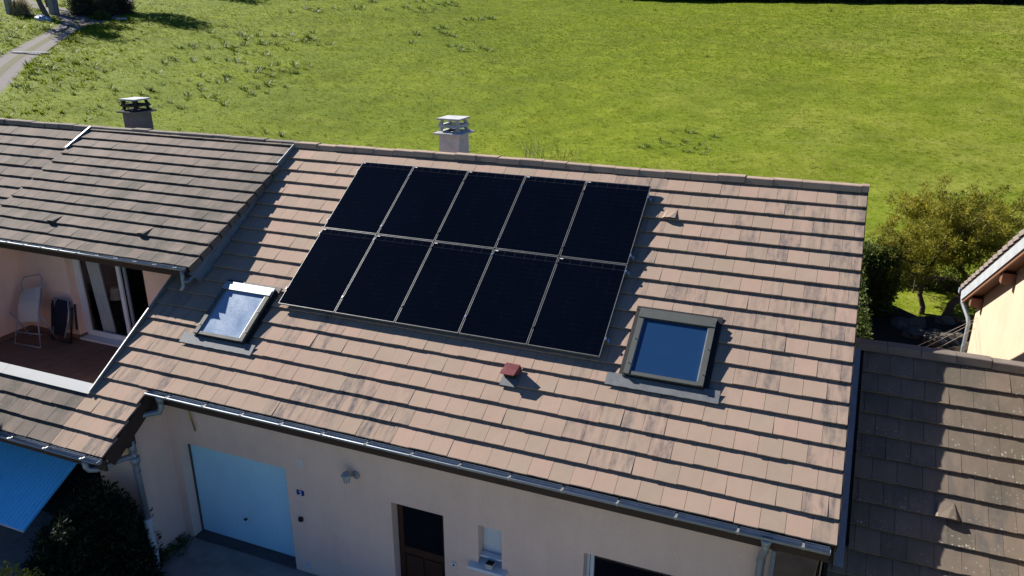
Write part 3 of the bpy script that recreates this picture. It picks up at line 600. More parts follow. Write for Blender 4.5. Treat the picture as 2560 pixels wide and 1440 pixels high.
for v, lab in ((.321,'lower edge of the lower'), (1.602,'upper edge of the lower'), (1.924,'lower edge of the upper'), (3.209,'upper edge of the upper')):
    q = MB(); RM.box(q, -.04, WA+.04, v-.018, v+.018, .052, .094); loc = RM(-.04, v, .05)
    t = thing('mounting_rail', loc, 'aluminium rail end poking out at the %s panel row' % lab, 'rail', 'mounting rails of the solar panels'); part('rail', q, 'alu', t)
    c = MB(); RM.box(c, WA+.0402, WA+.058, v-.024, v+.024, .045, .098); part('end_cap', c, 'rail_cap', t)
    for i in range(1, 5):
        u = i*(PW+.02)-.01; c = MB(); RM.box(c, u-.016, u+.016, v-.022, v+.022, NP+.0005, NP+.006); RM.box(c, u-.008, u+.008, v-.02, v+.02, .0945, NP+.0004); cl = part('mid_clamp', c, 'steel' if i % 2 else 'seal_black', t)
        part('bolt', MB().tube([RM(u, v, NP+.006), RM(u, v, NP+.013)], .007, 6), 'steel', cl)
    for u, s in ((-.012, -1), (WA+.012, 1)):
        c = MB(); RM.box(c, u-.0118, u+.0118, v-.024, v+.024, .0945, NP+.006); part('end_clamp', c, 'steel', t)
    for i in range(6):
        u = .35+i*1.0; c = MB(); RM.box(c, u-.02, u+.02, v-.03, v+.03, .034, .0515); part('roof_hook', c, 'steel', t)

# ------------------------------------------------------------------ left house
HL = thing('terraced_house', (-7.5, 1.0, GZ), 'weathered left-hand terraced house with a raised roof over a recessed balcony', 'house')
XE = -1.52; XC = -2.545; XL = -7.3; XEND = -13.0
jobs = []
def pick_old(u, v, wd): 
    b = min(1, max(.15, random.gauss(.95-.16*v if v > 2.2 else .75, .18))); return (random.random(), random.choice((0,0,.3,.6)), b)
def pick_verge(u, v, wd): return (random.random(), random.uniform(.4, 1), .55)
# raised roof
for k in range(13):
    v = k*E2; 
    if v > 3.72: break
    row(jobs, RR, v, -7.62, -1.87, -2.16+(k % 2)*.15, min(E2, 3.80-v), lambda u, vv, wd: pick_verge(u, vv, wd) if u > -2.1 or u < -7.4 else pick_old(u, vv, wd), 'tile_old', lambda u, vv: -vv+5-.1*abs(u+3), tw=.3)
# plain slope further left
for k in range(19):
    v = V0+k*TE
    if v > VR-.12: break
    row(jobs, RM, v, XEND, XL-.25, U0+(k % 2)*TW/2, TE, lambda u, vv, wd: (random.random(), random.choice((0,.3)), min(1, max(.1, random.gauss(.5, .2)))), 'tile_old', lambda u, vv: (vv > .6)*(u > -11.2)*3-.2*abs(u+8)+.1*vv)
# lower front slope below the balcony
for k in range(-4, 0):
    v = V0+k*TE
    def pk(u, vv, wd):
        if u > XE-.32: return (random.random(), random.uniform(.7, 1), 0)
        return (random.gauss(.45, .25), random.choice((0,0,0,.5)), 0) if u > -2.62 else (random.random(), .3, min(1, max(0, random.gauss(.5+(-u-2.6)*.28, .2))))
    umax = XE; row(jobs, RM, v, -2.62, umax, U0+(k % 2)*TW/2+.06, TE, pk, 'tile_new', lambda u, vv: 20); (k < -1) and row(jobs, RM, v, XEND, -2.62, U0+(k % 2)*TW/2+.06, TE, pk, 'tile_old', lambda u, vv: 10+.5*u)
lay_tiles(HL, jobs, 300)
ridge_core(HL, RM, XEND, VL-.002, VR+.012); ridge_run(HL, RM, -10.475, XEND, VL+.03, .4605, 'ridge_old', VR+.012)
rd = MB(); RR.box(rd, -7.6, -1.9, .02, 3.76, -.10, -.034); RM.box(rd, XEND, -7.62, V0, VR-.02, -.13, -.034); RM.box(rd, XEND, XE-.02, V0-4*TE+.03, V0-.9*TE, -.13, -.034); part('roof_deck', rd, 'deck', HL)
mb = MB(); mb.prism([(XEND, yr+.001, zr-.03), (XEND, yr+5.0, zr-.03-5.0*SP/CP), (XEND, yr+5.0, zr-.15-5.0*SP/CP), (XEND, yr+.001, zr-.15)], (VL-.002-XEND, 0, 0)); part('rear_roof_slope', mb, 'ridge_old', HL)
# verge tiles of the raised roof: turned-down flange for each course
for k in range(1, 13):
    v = k*E2-E2; q = MB(); q.box(RR(-1.868, v+.004, .036), X3*.022, RR.S*(E2+.02), -RR.N*.145); q.v = [tuple(Vector(a)+RR.N*(.0 if True else 0)) for a in q.v]
    q2 = MB(); a, b, c, d = RR(-1.868, v+.002, .036), RR(-1.868, v+E2+.03, .004), RR(-1.868, v+E2+.03, -.13), RR(-1.868, v+.002, -.105)
    if k <= 10: q2.prism([a, d, c, b], X3*.024); part('verge_tile', q2, 'ridge_old', HL)
q = MB(); a = RR(-1.93, -.02, -.106); b = RR(-1.93, 3.7, -.05); q.prism([RR(-1.93, -.03, -.108), RM(-1.93, RM.S.dot(RR(0,-.03,-.1)), .02)+Vector((0,.10,0)), RM(-1.93, VR-.25, .02), RR(-1.93, 3.60, -.02)], X3*.05); part('side_cheek', q, 'zinc_dull', HL)
q = MB(); q.prism([RR(-1.882, 3.02, .045), RR(-1.882, 3.66, .045), RR(-1.882, 3.66, -.10), RR(-1.882, 3.02, -.14)], X3*.012); part('verge_flashing', q, 'zinc', HL)
q = MB(); RR.box(q, -7.635, -7.60, 2.9, 3.72, -.05, .06); part('verge_flashing', q, 'zinc', HL)
# curved zinc kick at the foot of the cheek
q = MB(); pts = [RR(-1.905, .75, -.19), RR(-1.905, .35, -.21), RR(-1.905, .0, -.22), RR(-1.905, -.14, -.20), RR(-1.905, -.20, -.14)]
q.tube(pts, [.03,.035,.04,.035,.02], 10); part('valley_trough', q, 'zinc_dull', HL, True)
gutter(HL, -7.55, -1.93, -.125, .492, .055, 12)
q = MB(); q.bb(-7.5, -1.94, -.06, -.02, .30, .468); part('fascia_board', q, 'wood_dark', HL)
q = MB(); q.tube([(-1.99,-.13,.45),(-1.99,-.13,.30),(-1.99,-.14,.16),(-2.01,-.19,.09)], .036, 12); part('downpipe_stub', q, 'zinc', HL, True)
q = MB(); q.prism([(-7.6,.0,.30), (-7.6,.8,.68), (-7.6,.8,.74), (-7.6,.0,.36)], (5.6,0,0)); part('soffit', q, 'wood_dark', HL)
for u in (-5.80, -3.43): vent_tile(HL, RR, u-.11, .602+.0, 'tile_old', (.4,.3,.8), .2)
# balcony recess
FZ = -1.8; YB = .57; DX0, DX1 = -5.84, -3.73
q = MB(); wall_sheet(q, XL, XC+.2, FZ, .62, YB, [(DX0, DX1, FZ, .36)], .25); part('balcony_rear_wall', q, 'stucco_pink', HL)
q = MB(); q.prism([(XL-.2, -1.72, FZ-.2), (XL-.2, YB-.001, FZ-.2), (XL-.2, YB-.001, .62), (XL-.2, 0.05, .38), (XL-.2, -1.72, -1.72*SP/CP-.08)], (.2, 0, 0)); part('balcony_side_wall', q, 'stucco_pink', HL)
q = MB(); q.box(RM(XL-.06, -2.05, -.06), X3*.10, RM.S*2.2, RM.N*.11); part('cheek_board', q, 'wood_dark', HL)
q = MB(); q.prism([(XC, -1.72, FZ-.2), (XC, .6, FZ-.2), (XC, .6, .3), (XC, -1.72, -1.72*SP/CP-.14)], (.15, 0, 0)); part('balcony_side_wall', q, 'stucco_pink', HL)
q = MB(); q.box(RM(XC-.012, -2.25, -.10), X3*.022, RM.S*2.62, RM.N*.185); part('parapet_flashing', q, 'alu', HL)
q = MB(); q.bb(XL, XC-.013, -1.80, -1.72, FZ-.2, -1.16); part('balcony_parapet', q, 'stucco_pink', HL)
for a, b in ((XL, -5.9), (-5.896, -4.62), (-4.616, XC-.014)):
    q = MB(); RM.box(q, a, b, -2.29, -2.10, .036, .05); RM.box(q, a, b, -2.115, -2.1002, -.06, .0358); part('coping', q, 'coping', HL)
fl = part('balcony_floor', MB().bb(XL, XC, -1.72, YB, FZ-.2, FZ-.012), 'grout', HL)
ft = mesh_of(MB().bb(.004, .326, .004, .326, 0, .012), (0,0,0), 'floor_tile', 'terracotta')
for i in range(14):
    for j in range(7):
        o = bpy.data.objects.new('floor_tile', ft); COL.objects.link(o); o.parent = fl; o.location = Vector((XL+.04+i*.334, -1.72+j*.326, FZ-.012))-ORG[fl]
q = MB(); q.bb(XL, DX0, YB-.012, YB-.001, FZ, FZ+.09); q.bb(XL, XL+.012, -1.7, YB-.013, FZ, FZ+.09); q.bb(DX0+.001, DX0+.012, YB, YB+.2, FZ, FZ+.09); part('skirting', q, 'terracotta', HL)
# sliding door
sl = part('sliding_door', MB().bb(DX0, DX1, .76, .82, FZ, FZ+.06), 'white_paint', HL, label='white framed sliding balcony door standing half open')
part('door_jamb', MB().bb(DX0, DX0+.06, .74, .84, FZ+.06, .35), 'white_paint', sl); part('door_jamb', MB().bb(DX1-.05, DX1, .78, .84, FZ+.06, .35), 'white_paint', sl)
q = MB(); q.bb(DX0+.062, DX0+.15, .745, .785, FZ+.062, .35); q.bb(-4.66, -4.57, .745, .785, FZ+.062, .35); q.bb(DX0+.15, -4.66, .745, .785, FZ+.062, FZ+.16); part('sash', q, 'white_paint', sl)
part('pane', MB().bb(DX0+.15, -4.66, .762, .768, FZ+.16, .35), 'clear_glass', sl)
q = MB(); q.bb(-4.54, -4.47, .80, .835, FZ+.062, .35); part('inner_sash', q, 'tube_blue', sl)
part('door_sill', MB().bb(DX0-.0, DX1, .55, .759, FZ, FZ+.035), 'white_paint', sl)
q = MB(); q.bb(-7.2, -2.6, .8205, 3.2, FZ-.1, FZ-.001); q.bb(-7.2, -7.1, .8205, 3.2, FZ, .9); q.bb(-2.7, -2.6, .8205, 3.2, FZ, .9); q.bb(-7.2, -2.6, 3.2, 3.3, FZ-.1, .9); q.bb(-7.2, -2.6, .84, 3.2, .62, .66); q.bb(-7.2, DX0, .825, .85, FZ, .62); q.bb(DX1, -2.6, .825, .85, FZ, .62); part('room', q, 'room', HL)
# lower front wall, side return, eaves
YF = -2.0
q = MB(); wall_sheet(q, XEND, -1.69, GZ, -1.42, YF, [(-5.05, -2.60, GZ, -2.10)], .25); part('front_wall', q, 'stucco_pink', HL)
q = MB(); q.prism([(-1.69-.22, YF+.001, GZ), (-1.69-.22, YW+.2, GZ), (-1.69-.22, YW+.2, -.98), (-1.69-.22, YF+.001, -1.46)], (.22, 0, 0)); part('side_wall', q, 'stucco_pink', HL)
q = MB(); q.bb(XEND, XEND+.2, -1.9, 7.9, GZ, -1.4); q.bb(XEND+.2, -1.92, 7.7, 7.9, GZ, -.98); part('rear_wall', q, 'stucco_pink', HL)
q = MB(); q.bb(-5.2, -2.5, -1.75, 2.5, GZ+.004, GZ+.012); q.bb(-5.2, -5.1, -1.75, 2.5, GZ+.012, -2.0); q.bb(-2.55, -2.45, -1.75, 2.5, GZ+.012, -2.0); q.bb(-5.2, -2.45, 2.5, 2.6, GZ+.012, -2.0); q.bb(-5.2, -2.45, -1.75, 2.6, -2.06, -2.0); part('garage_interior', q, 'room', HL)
VE = V0-4*TE
ye, ze = RM(0, VE).y, RM(0, VE).z
q = MB(); q.bb(XEND, XE-.02, ye+.03, ye+.07, ze-.26, ze-.04); part('fascia_board', q, 'wood_dark', HL)
q = MB(); RM.box(q, XE-.035, XE-.004, VE+.03, V0+.02, -.30, -.03); part('verge_board', q, 'wood_dark', HL)
for v in (VE+.35, VE+1.02): q = MB(); q.box(RM(-1.75, v, -.36), X3*.21, (0,.16,0), (0,0,.2)); part('purlin_end', q, 'wood_dark', HL)
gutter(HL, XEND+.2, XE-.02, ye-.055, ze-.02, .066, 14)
# tilting garage door standing half open
A = Vector((0,-1.72,-1.98)); Bv = Vector((0,-3.45,-2.905)); d = (Bv-A); nrm = Vector((0, d.z, -d.y)).normalized(); nrm = nrm if nrm.z > 0 else -nrm
q = MB(); q.box(Vector((-5.03, A.y, A.z)), X3*2.42, d, nrm*.03); gd = part('tilting_garage_door', q, 'garage_blue', HL, label='blue ribbed up-and-over garage door tilted half open')
for i in range(30):
    x = -5.02+i*.0805; q = MB(); q.box(Vector((x, A.y, A.z))+nrm*.0302+d*.01, X3*.068, d*.98, nrm*.009); part('rib', q, 'garage_blue', gd)
c = Vector((-3.82, A.y, A.z))+d*.70+nrm*.04; q = MB(); q.tube([c, c+nrm*.04], .022, 8); q.box(c+nrm*.04-X3*.03, X3*.06, d.normalized()*.03, nrm*.015); part('handle', q, 'black_plastic', gd)
q = MB(); q.box(Vector((-5.035, Bv.y, Bv.z)), X3*2.43, d.normalized()*.02, nrm*.035); part('bottom_rail', q, 'white_paint', gd)
# corner downpipes
q = MB(); q.tube([(-1.60,-2.10,-1.70),(-1.585,-2.10,-2.1),(-1.55,-2.10,-3.35)], .052, 12); dp = part('downpipe', q, 'zinc', HL, True)
part('pipe_joint', MB().tube([(-1.59,-2.10,-1.80),(-1.587,-2.10,-2.02)], [.058,.066], 12), 'zinc', dp, True); part('pipe_joint', MB().tube([(-1.583,-2.10,-2.10),(-1.58,-2.10,-2.18),(-1.575,-2.1,-2.24)], [.085,.085,.058], 12), 'zinc', dp, True)
part('pipe_branch', MB().tube([(-1.66,-2.1,-1.66),(-1.64,-2.10,-1.80),(-1.61,-2.1,-1.95)], .046, 12), 'zinc', dp, True)
for z in (-2.36, -3.05): part('pipe_clip', MB().tube([(-1.573,-2.1,z),(-1.573,-2.1,z-.03)], .058, 12), 'zinc_dull', dp)
q = MB(); q.tube([(-1.55,-2.10,-3.30),(-1.55,-2.10,-3.42),(-1.54,-2.1,-4.1),(-1.52,-2.13,-4.22),(-1.49,-2.17,-4.27)], .062, 12); lp = part('lower_pipe', q, 'pvc', HL, True, label='white plastic foot of the corner downpipe')
for z in (-3.33, -3.42, -3.98): part('pipe_collar', MB().tube([(-1.55,-2.1,z),(-1.55,-2.1,z-.035)], .07, 12), 'pvc', lp)
q = MB(); q.tube([(-1.86,ye-.055,ze-.08),(-1.86,ye-.055,ze-.20),(-1.84,ye-.03,ze-.26),(-1.76,ye+.04,ze-.28),(-1.68,-2.55,ze-.26),(-1.64,-2.35,ze-.27),(-1.60,-2.16,ze-.30),(-1.585,-2.10,ze-.36)], .048, 12); part('downpipe', q, 'zinc', HL, True)
chimney(HL, -7.58, 4.15, 2.41, .7, .44, .46, 'concrete', 'concrete_dark', 'dark chimney on the left ridge')  # darker concrete on shaft, skirts and legs
for o in HL.children:
    if o.name.startswith('chimney'):
        for c2 in o.children:
            if c2.name.startswith('slab'): c2.data.materials[0] = MATS['concrete']

# ------------------------------------------------------------------ low annex roof, right
HA = thing('low_annex', (10.4, 0., GZ), 'low annex with dark lichen-spotted tiles against the right gable', 'building')
jobs = []; VA = 1.30
for k in range(-9, 9):
    v = -.797+k*.3225+.02
    if v > VA-.15: break
    row(jobs, RL, v, 9.16, 11.58, 10.19+.145*(k % 2)+.05, .3225, lambda u, vv, wd: (random.random(), random.choice((0,0,.5,1)), min(1, max(.25, random.gauss(.8, .25)))), 'tile_lichen', lambda u, vv: -vv, tw=.2905)
    row(jobs, RL, v, 8.95, 9.16, 9.0, .3225, lambda u, vv, wd: (0, 0, .5), 'tile_lichen', lambda u, vv: -vv-2) if v < -2.0 else None
lay_tiles(HA, jobs, 300)
q = MB(); RL.box(q, 8.92, 11.58, -3.75, VA, -.12, -.034); part('roof_deck', q, 'deck', HA)
ya, za = RL(0, VA).y, RL(0, VA).z
q = MB(); q.prism([(8.92, ya+.001, za-.03), (8.92, ya+2.2, za-.03-2.2*SP/CP), (8.92, ya+2.2, za-.14-2.2*SP/CP), (8.92, ya+.001, za-.14)], (2.66, 0, 0)); part('rear_roof_slope', q, 'ridge_old', HA)
ridge_core(HA, RL, 9.03, 11.57, VA+.01); ridge_run(HA, RL, 9.03, 9.03, 11.59, .43, 'ridge_old', VA+.01)
q = MB(); RL.box(q, 9.005, 9.12, -2.0, VA-.1, .02, .045); RL.box(q, 9.005, 9.012, -2.0, VA-.1, .045, .22); part('abutment_flashing', q, 'zinc_dull', HA)
vent_tile(HA, RL, 10.10, -1.12+.02, 'tile_lichen', (.4,.2,.7), .24)
q = MB(); q.bb(8.93, 11.57, -2.6, -2.4, GZ, -2.75); q.bb(8.93, 9.0, -2.4, ya+1.9, GZ, -2.0); q.bb(8.93, 11.57, ya+1.7, ya+1.9, GZ, -1.4); part('wall', q, 'stucco_cream', HA)

# ------------------------------------------------------------------ house beyond the annex, right edge
HR = thing('gabled_house', (14.5, 3.0, GZ), 'sunlit cream gabled house at the right edge', 'house')
PR = .528474; GX = 11.308; RG = Fr((0, 7.600, -.625), (0,-math.cos(PR),math.sin(PR)), (0,math.sin(PR),math.cos(PR)))
L = 5.6; jobs = []
for k in range(17):
    q = MB(); v = k*.32; a, b, c, d = RG(GX, v, .03), RG(GX, v+.345, .0), RG(GX, v+.345, -.085), RG(GX, v, -.055); q.prism([a, d, c, b], X3*.028); part('verge_tile', q, 'verge_grey', HR)
    row(jobs, RG, v, GX+.03, GX+3.0, GX+.03+(k % 2)*.15, .32, lambda u, vv, wd: (random.random(), random.choice((0,.4)), 0), 'tile_new', lambda u, vv: vv)
lay_tiles(HR, jobs, 120)
q = MB(); RG.box(q, GX+.03, GX+8, 0, L, -.13, -.035); part('roof_deck', q, 'deck', HR)
ap = RG(0, L); q = MB(); q.prism([(GX, ap.y, ap.z), (GX, ap.y-6, ap.z-6*math.tan(PR)), (GX, ap.y-6, ap.z-6*math.tan(PR)-.15), (GX, ap.y, ap.z-.15)], (8, 0, 0)); part('front_roof_slope', q, 'ridge_new', HR)
q = MB(); q.box(RG(GX+.028, -.02, -.30), X3*.022, RG.S*L, RG.N*.19); part('barge_board', q, 'coping', HR); q = MB(); q.box(RG(GX+.055, .0, -.36), X3*.03, RG.S*L, RG.N*.10); part('inner_barge_board', q, 'wood_brown', HR)
q = MB(); RG.box(q, GX+.05, 11.62, 0, L, -.30, -.26); part('verge_soffit', q, 'wood_brown', HR)
XW = 11.62; yc = 7.28
q = MB(); q.prism([(XW, yc, GZ), (XW, yc, -.78), (XW, ap.y, ap.z-.30), (XW, ap.y-5.6, ap.z-.30-5.6*math.tan(PR)), (XW, ap.y-5.6, GZ)], (6, 0, 0)); part('wall', q, 'stucco_cream', HR)
for y, z in ((6.95, -.80), (4.98, .36), (3.1, 1.45)): q = MB(); q.bb(GX+.10, XW, y-.13, y+.03, z-.0, z+.19); part('purlin_end', q, 'wood_brown', HR)
q = MB(); q.tube([(11.40,7.66,-.86),(11.42,7.62,-1.0),(11.52,7.36,-1.22),(11.545,7.30,-1.34),(11.55,7.29,GZ)], .042, 12); dp = part('downpipe', q, 'zinc', HR, True)
part('pipe_clip', MB().tube([(11.55,7.29,-1.80),(11.55,7.29,-1.84)], .05, 12), 'zinc_dull', dp)
q = MB(); q.bb(GX, GX+8, 7.62, 7.74, -.80, -.70); part('gutter', q, 'zinc', HR)

# ------------------------------------------------------------------ small things on the front wall
t = thing('wall_lamp', (2.08, YW, -2.05), 'grey six-sided lantern on the wall above the front door', 'lamp')
q = MB(); q.tube([(2.13,YW-.02,-2.04),(2.13,YW,-2.04)], .07, 12); part('back_plate', q, 'lamp_grey', t); q = MB(); q.tube([(2.13,YW-.02,-2.06),(2.10,YW-.08,-2.02),(2.06,YW-.13,-1.93)], .012, 6); part('arm', q, 'lamp_grey', t)
q = MB(); q.tube([(2.05,YW-.14,-1.91),(2.05,YW-.14,-1.93),(2.05,YW-.14,-1.965),(2.05,YW-.14,-1.985)], [.015,.05,.09,.095], 6); part('hood', q, 'lamp_grey', t)
q = MB(); q.tube([(2.05,YW-.14,-1.986),(2.05,YW-.14,-2.11)], [.065,.04], 6); part('lantern_glass', q, 'concrete_pale', t)
for i in range(6):
    a = i*math.pi/3; q = MB(); q.tube([(2.05+.068*math.cos(a),YW-.14+.068*math.sin(a),-1.986),(2.05+.043*math.cos(a),YW-.14+.043*math.sin(a),-2.115)], .006, 5); part('bar', q, 'lamp_grey', t)
t = thing('house_number_plaque', (1.01, YW, -2.66), 'small blue enamel plaque with a white 3', 'sign')
q = MB(); q.bb(.942, 1.083, YW-.012, YW-.001, -2.71, -2.617); part('plate', q, 'plaque_blue', t)
q = MB(); y0 = YW-.0145; zz = -2.6635; xx = 1.012; s3 = [(-.016,.022),(-.006,.029),(.008,.028),(.015,.018),(.008,.005),(-.002,.002),(.009,-.002),(.017,-.014),(.010,-.027),(-.005,-.030),(-.017,-.022)]
q.tube([(xx+a*1.25, y0, zz+b*1.2) for a, b in s3], .0068, 6); part('digit', q, 'white_enamel', t)
q = MB(); q.bb(.94, 1.01, YW-.05, YW-.001, -3.22, -3.15); q.bb(.955, .995, YW-.06, YW-.0502, -3.205, -3.165); single('key_switch_box', q, 'black_plastic', (.975,YW,-3.19), 'small black switch box on the wall under the number plaque', 'switch box')
t = thing('doorbell', (3.80, YW, -3.235), 'small pale doorbell beside the front door', 'doorbell'); q = MB(); q.bb(3.76, 3.84, YW-.02, YW-.001, -3.275, -3.195); part('plate', q, 'pvc', t); part('button', MB().tube([(3.80,YW-.03,-3.235),(3.80,YW-.0202,-3.235)], .015, 10), 'black_plastic', t)
t = thing('flower_pot', (4.42, -1.28, -3.09), 'small square pot standing on the little window sill', 'pot'); q = MB(); q.add([(4.37,-1.33,-3.085),(4.47,-1.33,-3.085),(4.47,-1.23,-3.085),(4.37,-1.23,-3.085),(4.355,-1.345,-2.98),(4.485,-1.345,-2.98),(4.485,-1.215,-2.98),(4.355,-1.215,-2.98)], [(3,2,1,0),(0,1,5,4),(1,2,6,5),(2,3,7,6),(3,0,4,7)]); part('pot', q, 'concrete_pale', t); part('soil', MB().bb(4.365, 4.475, -1.335, -1.225, -3.02, -3.0), 'soot', t)
# balcony chairs
t = thing('folding_chair', (-6.65, .1, FZ), 'white padded folding recliner leaning in the balcony corner', 'chair')
def chair(t, pts, tubes, pm, tm, r):
    q = MB(); n = 10; TL, TR, BL, BR = map(Vector, pts); nn = (BL-TL).cross(TR-TL).normalized(); vs = []
    for k in range(n+1):
        f = k/n; c = nn*(.05*math.sin(f*math.pi*1.1)); l_, r_ = TL.lerp(BL, f)+c, TR.lerp(BR, f)+c; ins = .04 if k in (0, n) else 0
        vs += [l_.lerp(r_, ins), l_.lerp(r_, 1-ins), l_.lerp(r_, 1-ins)-nn*.04, l_.lerp(r_, ins)-nn*.04]
    q.add(vs, [(0,1,2,3), (4*n+3,4*n+2,4*n+1,4*n)]+[(4*k+i, 4*k+4+i, 4*k+4+(i+1)%4, 4*k+(i+1)%4) for k in range(n) for i in range(4)])
    part('padding', q, pm, t)
    for nm, p in tubes: part(nm, MB().tube(p, r, 8), tm, t, True)
chair(t, [(-6.93,.30,-.76),(-6.36,.32,-.60),(-6.86,.02,-1.36),(-6.24,.0,-1.24)], [
    ('frame', [(-6.95,.31,-.80),(-7.03,.40,-.62),(-6.98,.44,-.52),(-6.52,.46,-.40),(-6.42,.42,-.46),(-6.33,.31,-.66)]),
    ('side_rail', [(-6.95,.29,-.80),(-6.90,.02,-1.36),(-6.86,-.16,-1.77)]), ('side_rail', [(-6.33,.30,-.64),(-6.22,.0,-1.24),(-6.15,-.12,-1.76)]),
    ('rear_leg', [(-7.06,.02,-1.16),(-6.90,.25,-1.78)]), ('rear_leg', [(-6.12,.02,-1.10),(-6.20,.30,-1.78)]), ('foot_bar', [(-6.86,-.16,-1.77),(-6.15,-.12,-1.77)]), ('cross_bar', [(-6.88,-.05,-1.56),(-6.18,-.02,-1.52)])], 'fabric_white', 'tube_blue', .013)
t = thing('folding_chair', (-6.05, .4, FZ), 'dark navy folded deck chair with pale blue edge beside the balcony door', 'chair')
chair(t, [(-6.15,.44,-.90),(-5.80,.44,-.90),(-6.22,.26,-1.62),(-5.88,.26,-1.64)], [
    ('front_edge', [(-6.22,.24,-1.62),(-6.17,.38,-1.2),(-6.17,.42,-.86),(-5.78,.42,-.86),(-5.80,.38,-1.2),(-5.86,.24,-1.64)])], 'fabric_navy', 'tube_blue', .018)
for nm, p in (('leg', [(-6.28,.42,-1.0),(-6.34,.30,-1.78)]), ('leg', [(-5.70,.42,-1.0),(-5.78,.28,-1.78)]), ('arm', [(-6.30,.46,-.95),(-6.36,.42,-1.5)]), ('arm', [(-5.66,.46,-.95),(-5.70,.42,-1.5)]), ('foot_bar', [(-6.34,.30,-1.77),(-5.78,.28,-1.77)])): part(nm, MB().tube(p, .022, 8), 'black_plastic', t, True)
# curtain and lamp behind the glass
q = MB(); n = 40; vs = []
for i in range(n+1):
    x = -5.62+.40*i/n; vs += [(x-.08, .885+.03*math.sin(i*.9), .36), (x+.10, .89+.035*math.sin(i*.9+.4), FZ+.02)]
q.add(vs, [(2*i, 2*i+1, 2*i+3, 2*i+2) for i in range(n)]); single('curtain', q, 'curtain', (-5.4,1.,.3), 'pale gathered curtain behind the balcony door glass', 'curtain', None, True)
t = thing('floor_lamp', (-5.80, 1.6, FZ), 'floor lamp with white shade seen through the balcony door', 'lamp'); part('lamp_shade', MB().tube([(-5.80,1.6,-.98),(-5.80,1.6,-1.24)], [.10,.15], 14), 'lamp_shade', t); part('pole', MB().tube([(-5.80,1.6,-1.24),(-5.80,1.6,FZ)], .012, 8), 'black_plastic', t); part('base', MB().tube([(-5.80,1.6,FZ),(-5.80,1.6,FZ+.03)], .12, 12), 'black_plastic', t)

# ------------------------------------------------------------------ vegetation
def leaf_cloud(centers, per, size, rad, seed, aspect=.45, up=0.):
    """leaf-sized faces round many twig ends; returns V, F(tri), tint"""
    r = np.random.default_rng(seed); C_ = np.repeat(np.asarray(centers, float), per, 0); N = len(C_)
    d = r.normal(size=(N, 3)); d /= np.linalg.norm(d, axis=1)[:, None]; p = C_+d*rad*r.random((N, 1))**.5
    a = r.normal(size=(N, 3))+d*.8+[0, 0, up]; a /= np.linalg.norm(a, axis=1)[:, None]; b = np.cross(a, r.normal(size=(N, 3))); b /= np.linalg.norm(b, axis=1)[:, None]
    s = size*r.uniform(.6, 1.3, (N, 1)); V = np.stack([p-b*s*aspect*.5, p+a*s*.5+b*s*aspect*.35, p+a*s, p+a*s*.45-b*s*aspect*.55], 1).reshape(-1, 3)
    ct = np.repeat(r.random(len(centers)), per); t = np.clip(ct*.55+r.random(N)*.45, 0, 1); return V, np.arange(N*4).reshape(-1, 4), np.stack([t, r.random(N)], -1)
def foliage(name, parent, centers, per, size, rad, mat, seed, aspect=.45, up=0.):
    V, F, T = leaf_cloud(centers, per, size, rad, seed, aspect, up); me = npmesh(name, V-np.array(ORG[parent]), F, mat, T); o = bpy.data.objects.new(name, me); COL.objects.link(o); o.parent = parent; ORG[o] = ORG[parent]; return o
def limb(mb, p, q, r0, r1, rr, k=7, wob=.08):
    p, q = Vector(p), Vector(q); L = (q-p).length; pts = [p.lerp(q, i/4)+(Vector((rr.uniform(-1,1), rr.uniform(-1,1), rr.uniform(-.5,.5)))*wob*L*(0 < i < 4)) for i in range(5)]
    mb.tube(pts, [r0+(r1-r0)*i/4 for i in range(5)], k)
# pine behind the house
rr = random.Random(3); bx, by, bz = P3(11.75, 15.0, -.05)
t = thing('pine_tree', (bx, by, bz), 'low spreading olive-green pine behind the right corner of the roof', 'tree')
tips = []; mbT = MB(); limbs = []
limb(mbT, (bx,by,bz), (bx-.05,by+.2,bz+1.25), .085, .06, rr); limb(mbT, (bx+.55,by-.1,bz-.1), (bx+1.15,by+.3,bz+.95), .13, .10, rr); limb(mbT, (bx+1.15,by+.3,bz+.95), (bx+.55,by+.9,bz+1.9), .09, .05, rr)
part('trunk', mbT, 'bark', t, True)
base = [Vector((bx-.05,by+.2,bz+1.25)), Vector((bx+1.15,by+.3,bz+.95)), Vector((bx+.55,by+.9,bz+1.9)), Vector((bx+2.0,by+.8,bz+1.2))]
limb(MB(), base[0], base[1], .1, .1, rr)
mbL = MB(); limb(mbL, base[1], base[3], .09, .06, rr)
for i in range(74):
    cx = rr.uniform(-1.45, 4.3); hz = 3.5-.10*(cx-1.0)**2+rr.uniform(-2.0, .1); hz = max(.8, hz) if cx > .7 else max(1.45, hz); cy = rr.uniform(-1.3, 2.2)
    e = Vector((bx+cx, by+.5+cy, bz+hz)); b = min(base, key=lambda q: (q-e).length); limb(mbL, b, e, .035, .010, rr, 5, .12); tips.append(e)
    for j in range(15): tips.append(b.lerp(e, rr.uniform(.55, 1.05))+Vector((rr.gauss(0,.32), rr.gauss(0,.32), rr.gauss(0,.22))))
part('limb', mbL, 'bark', t, True); foliage('crown', t, [tuple(p) for p in tips], 64, .14, .13, 'needle', 21, .2, .6)
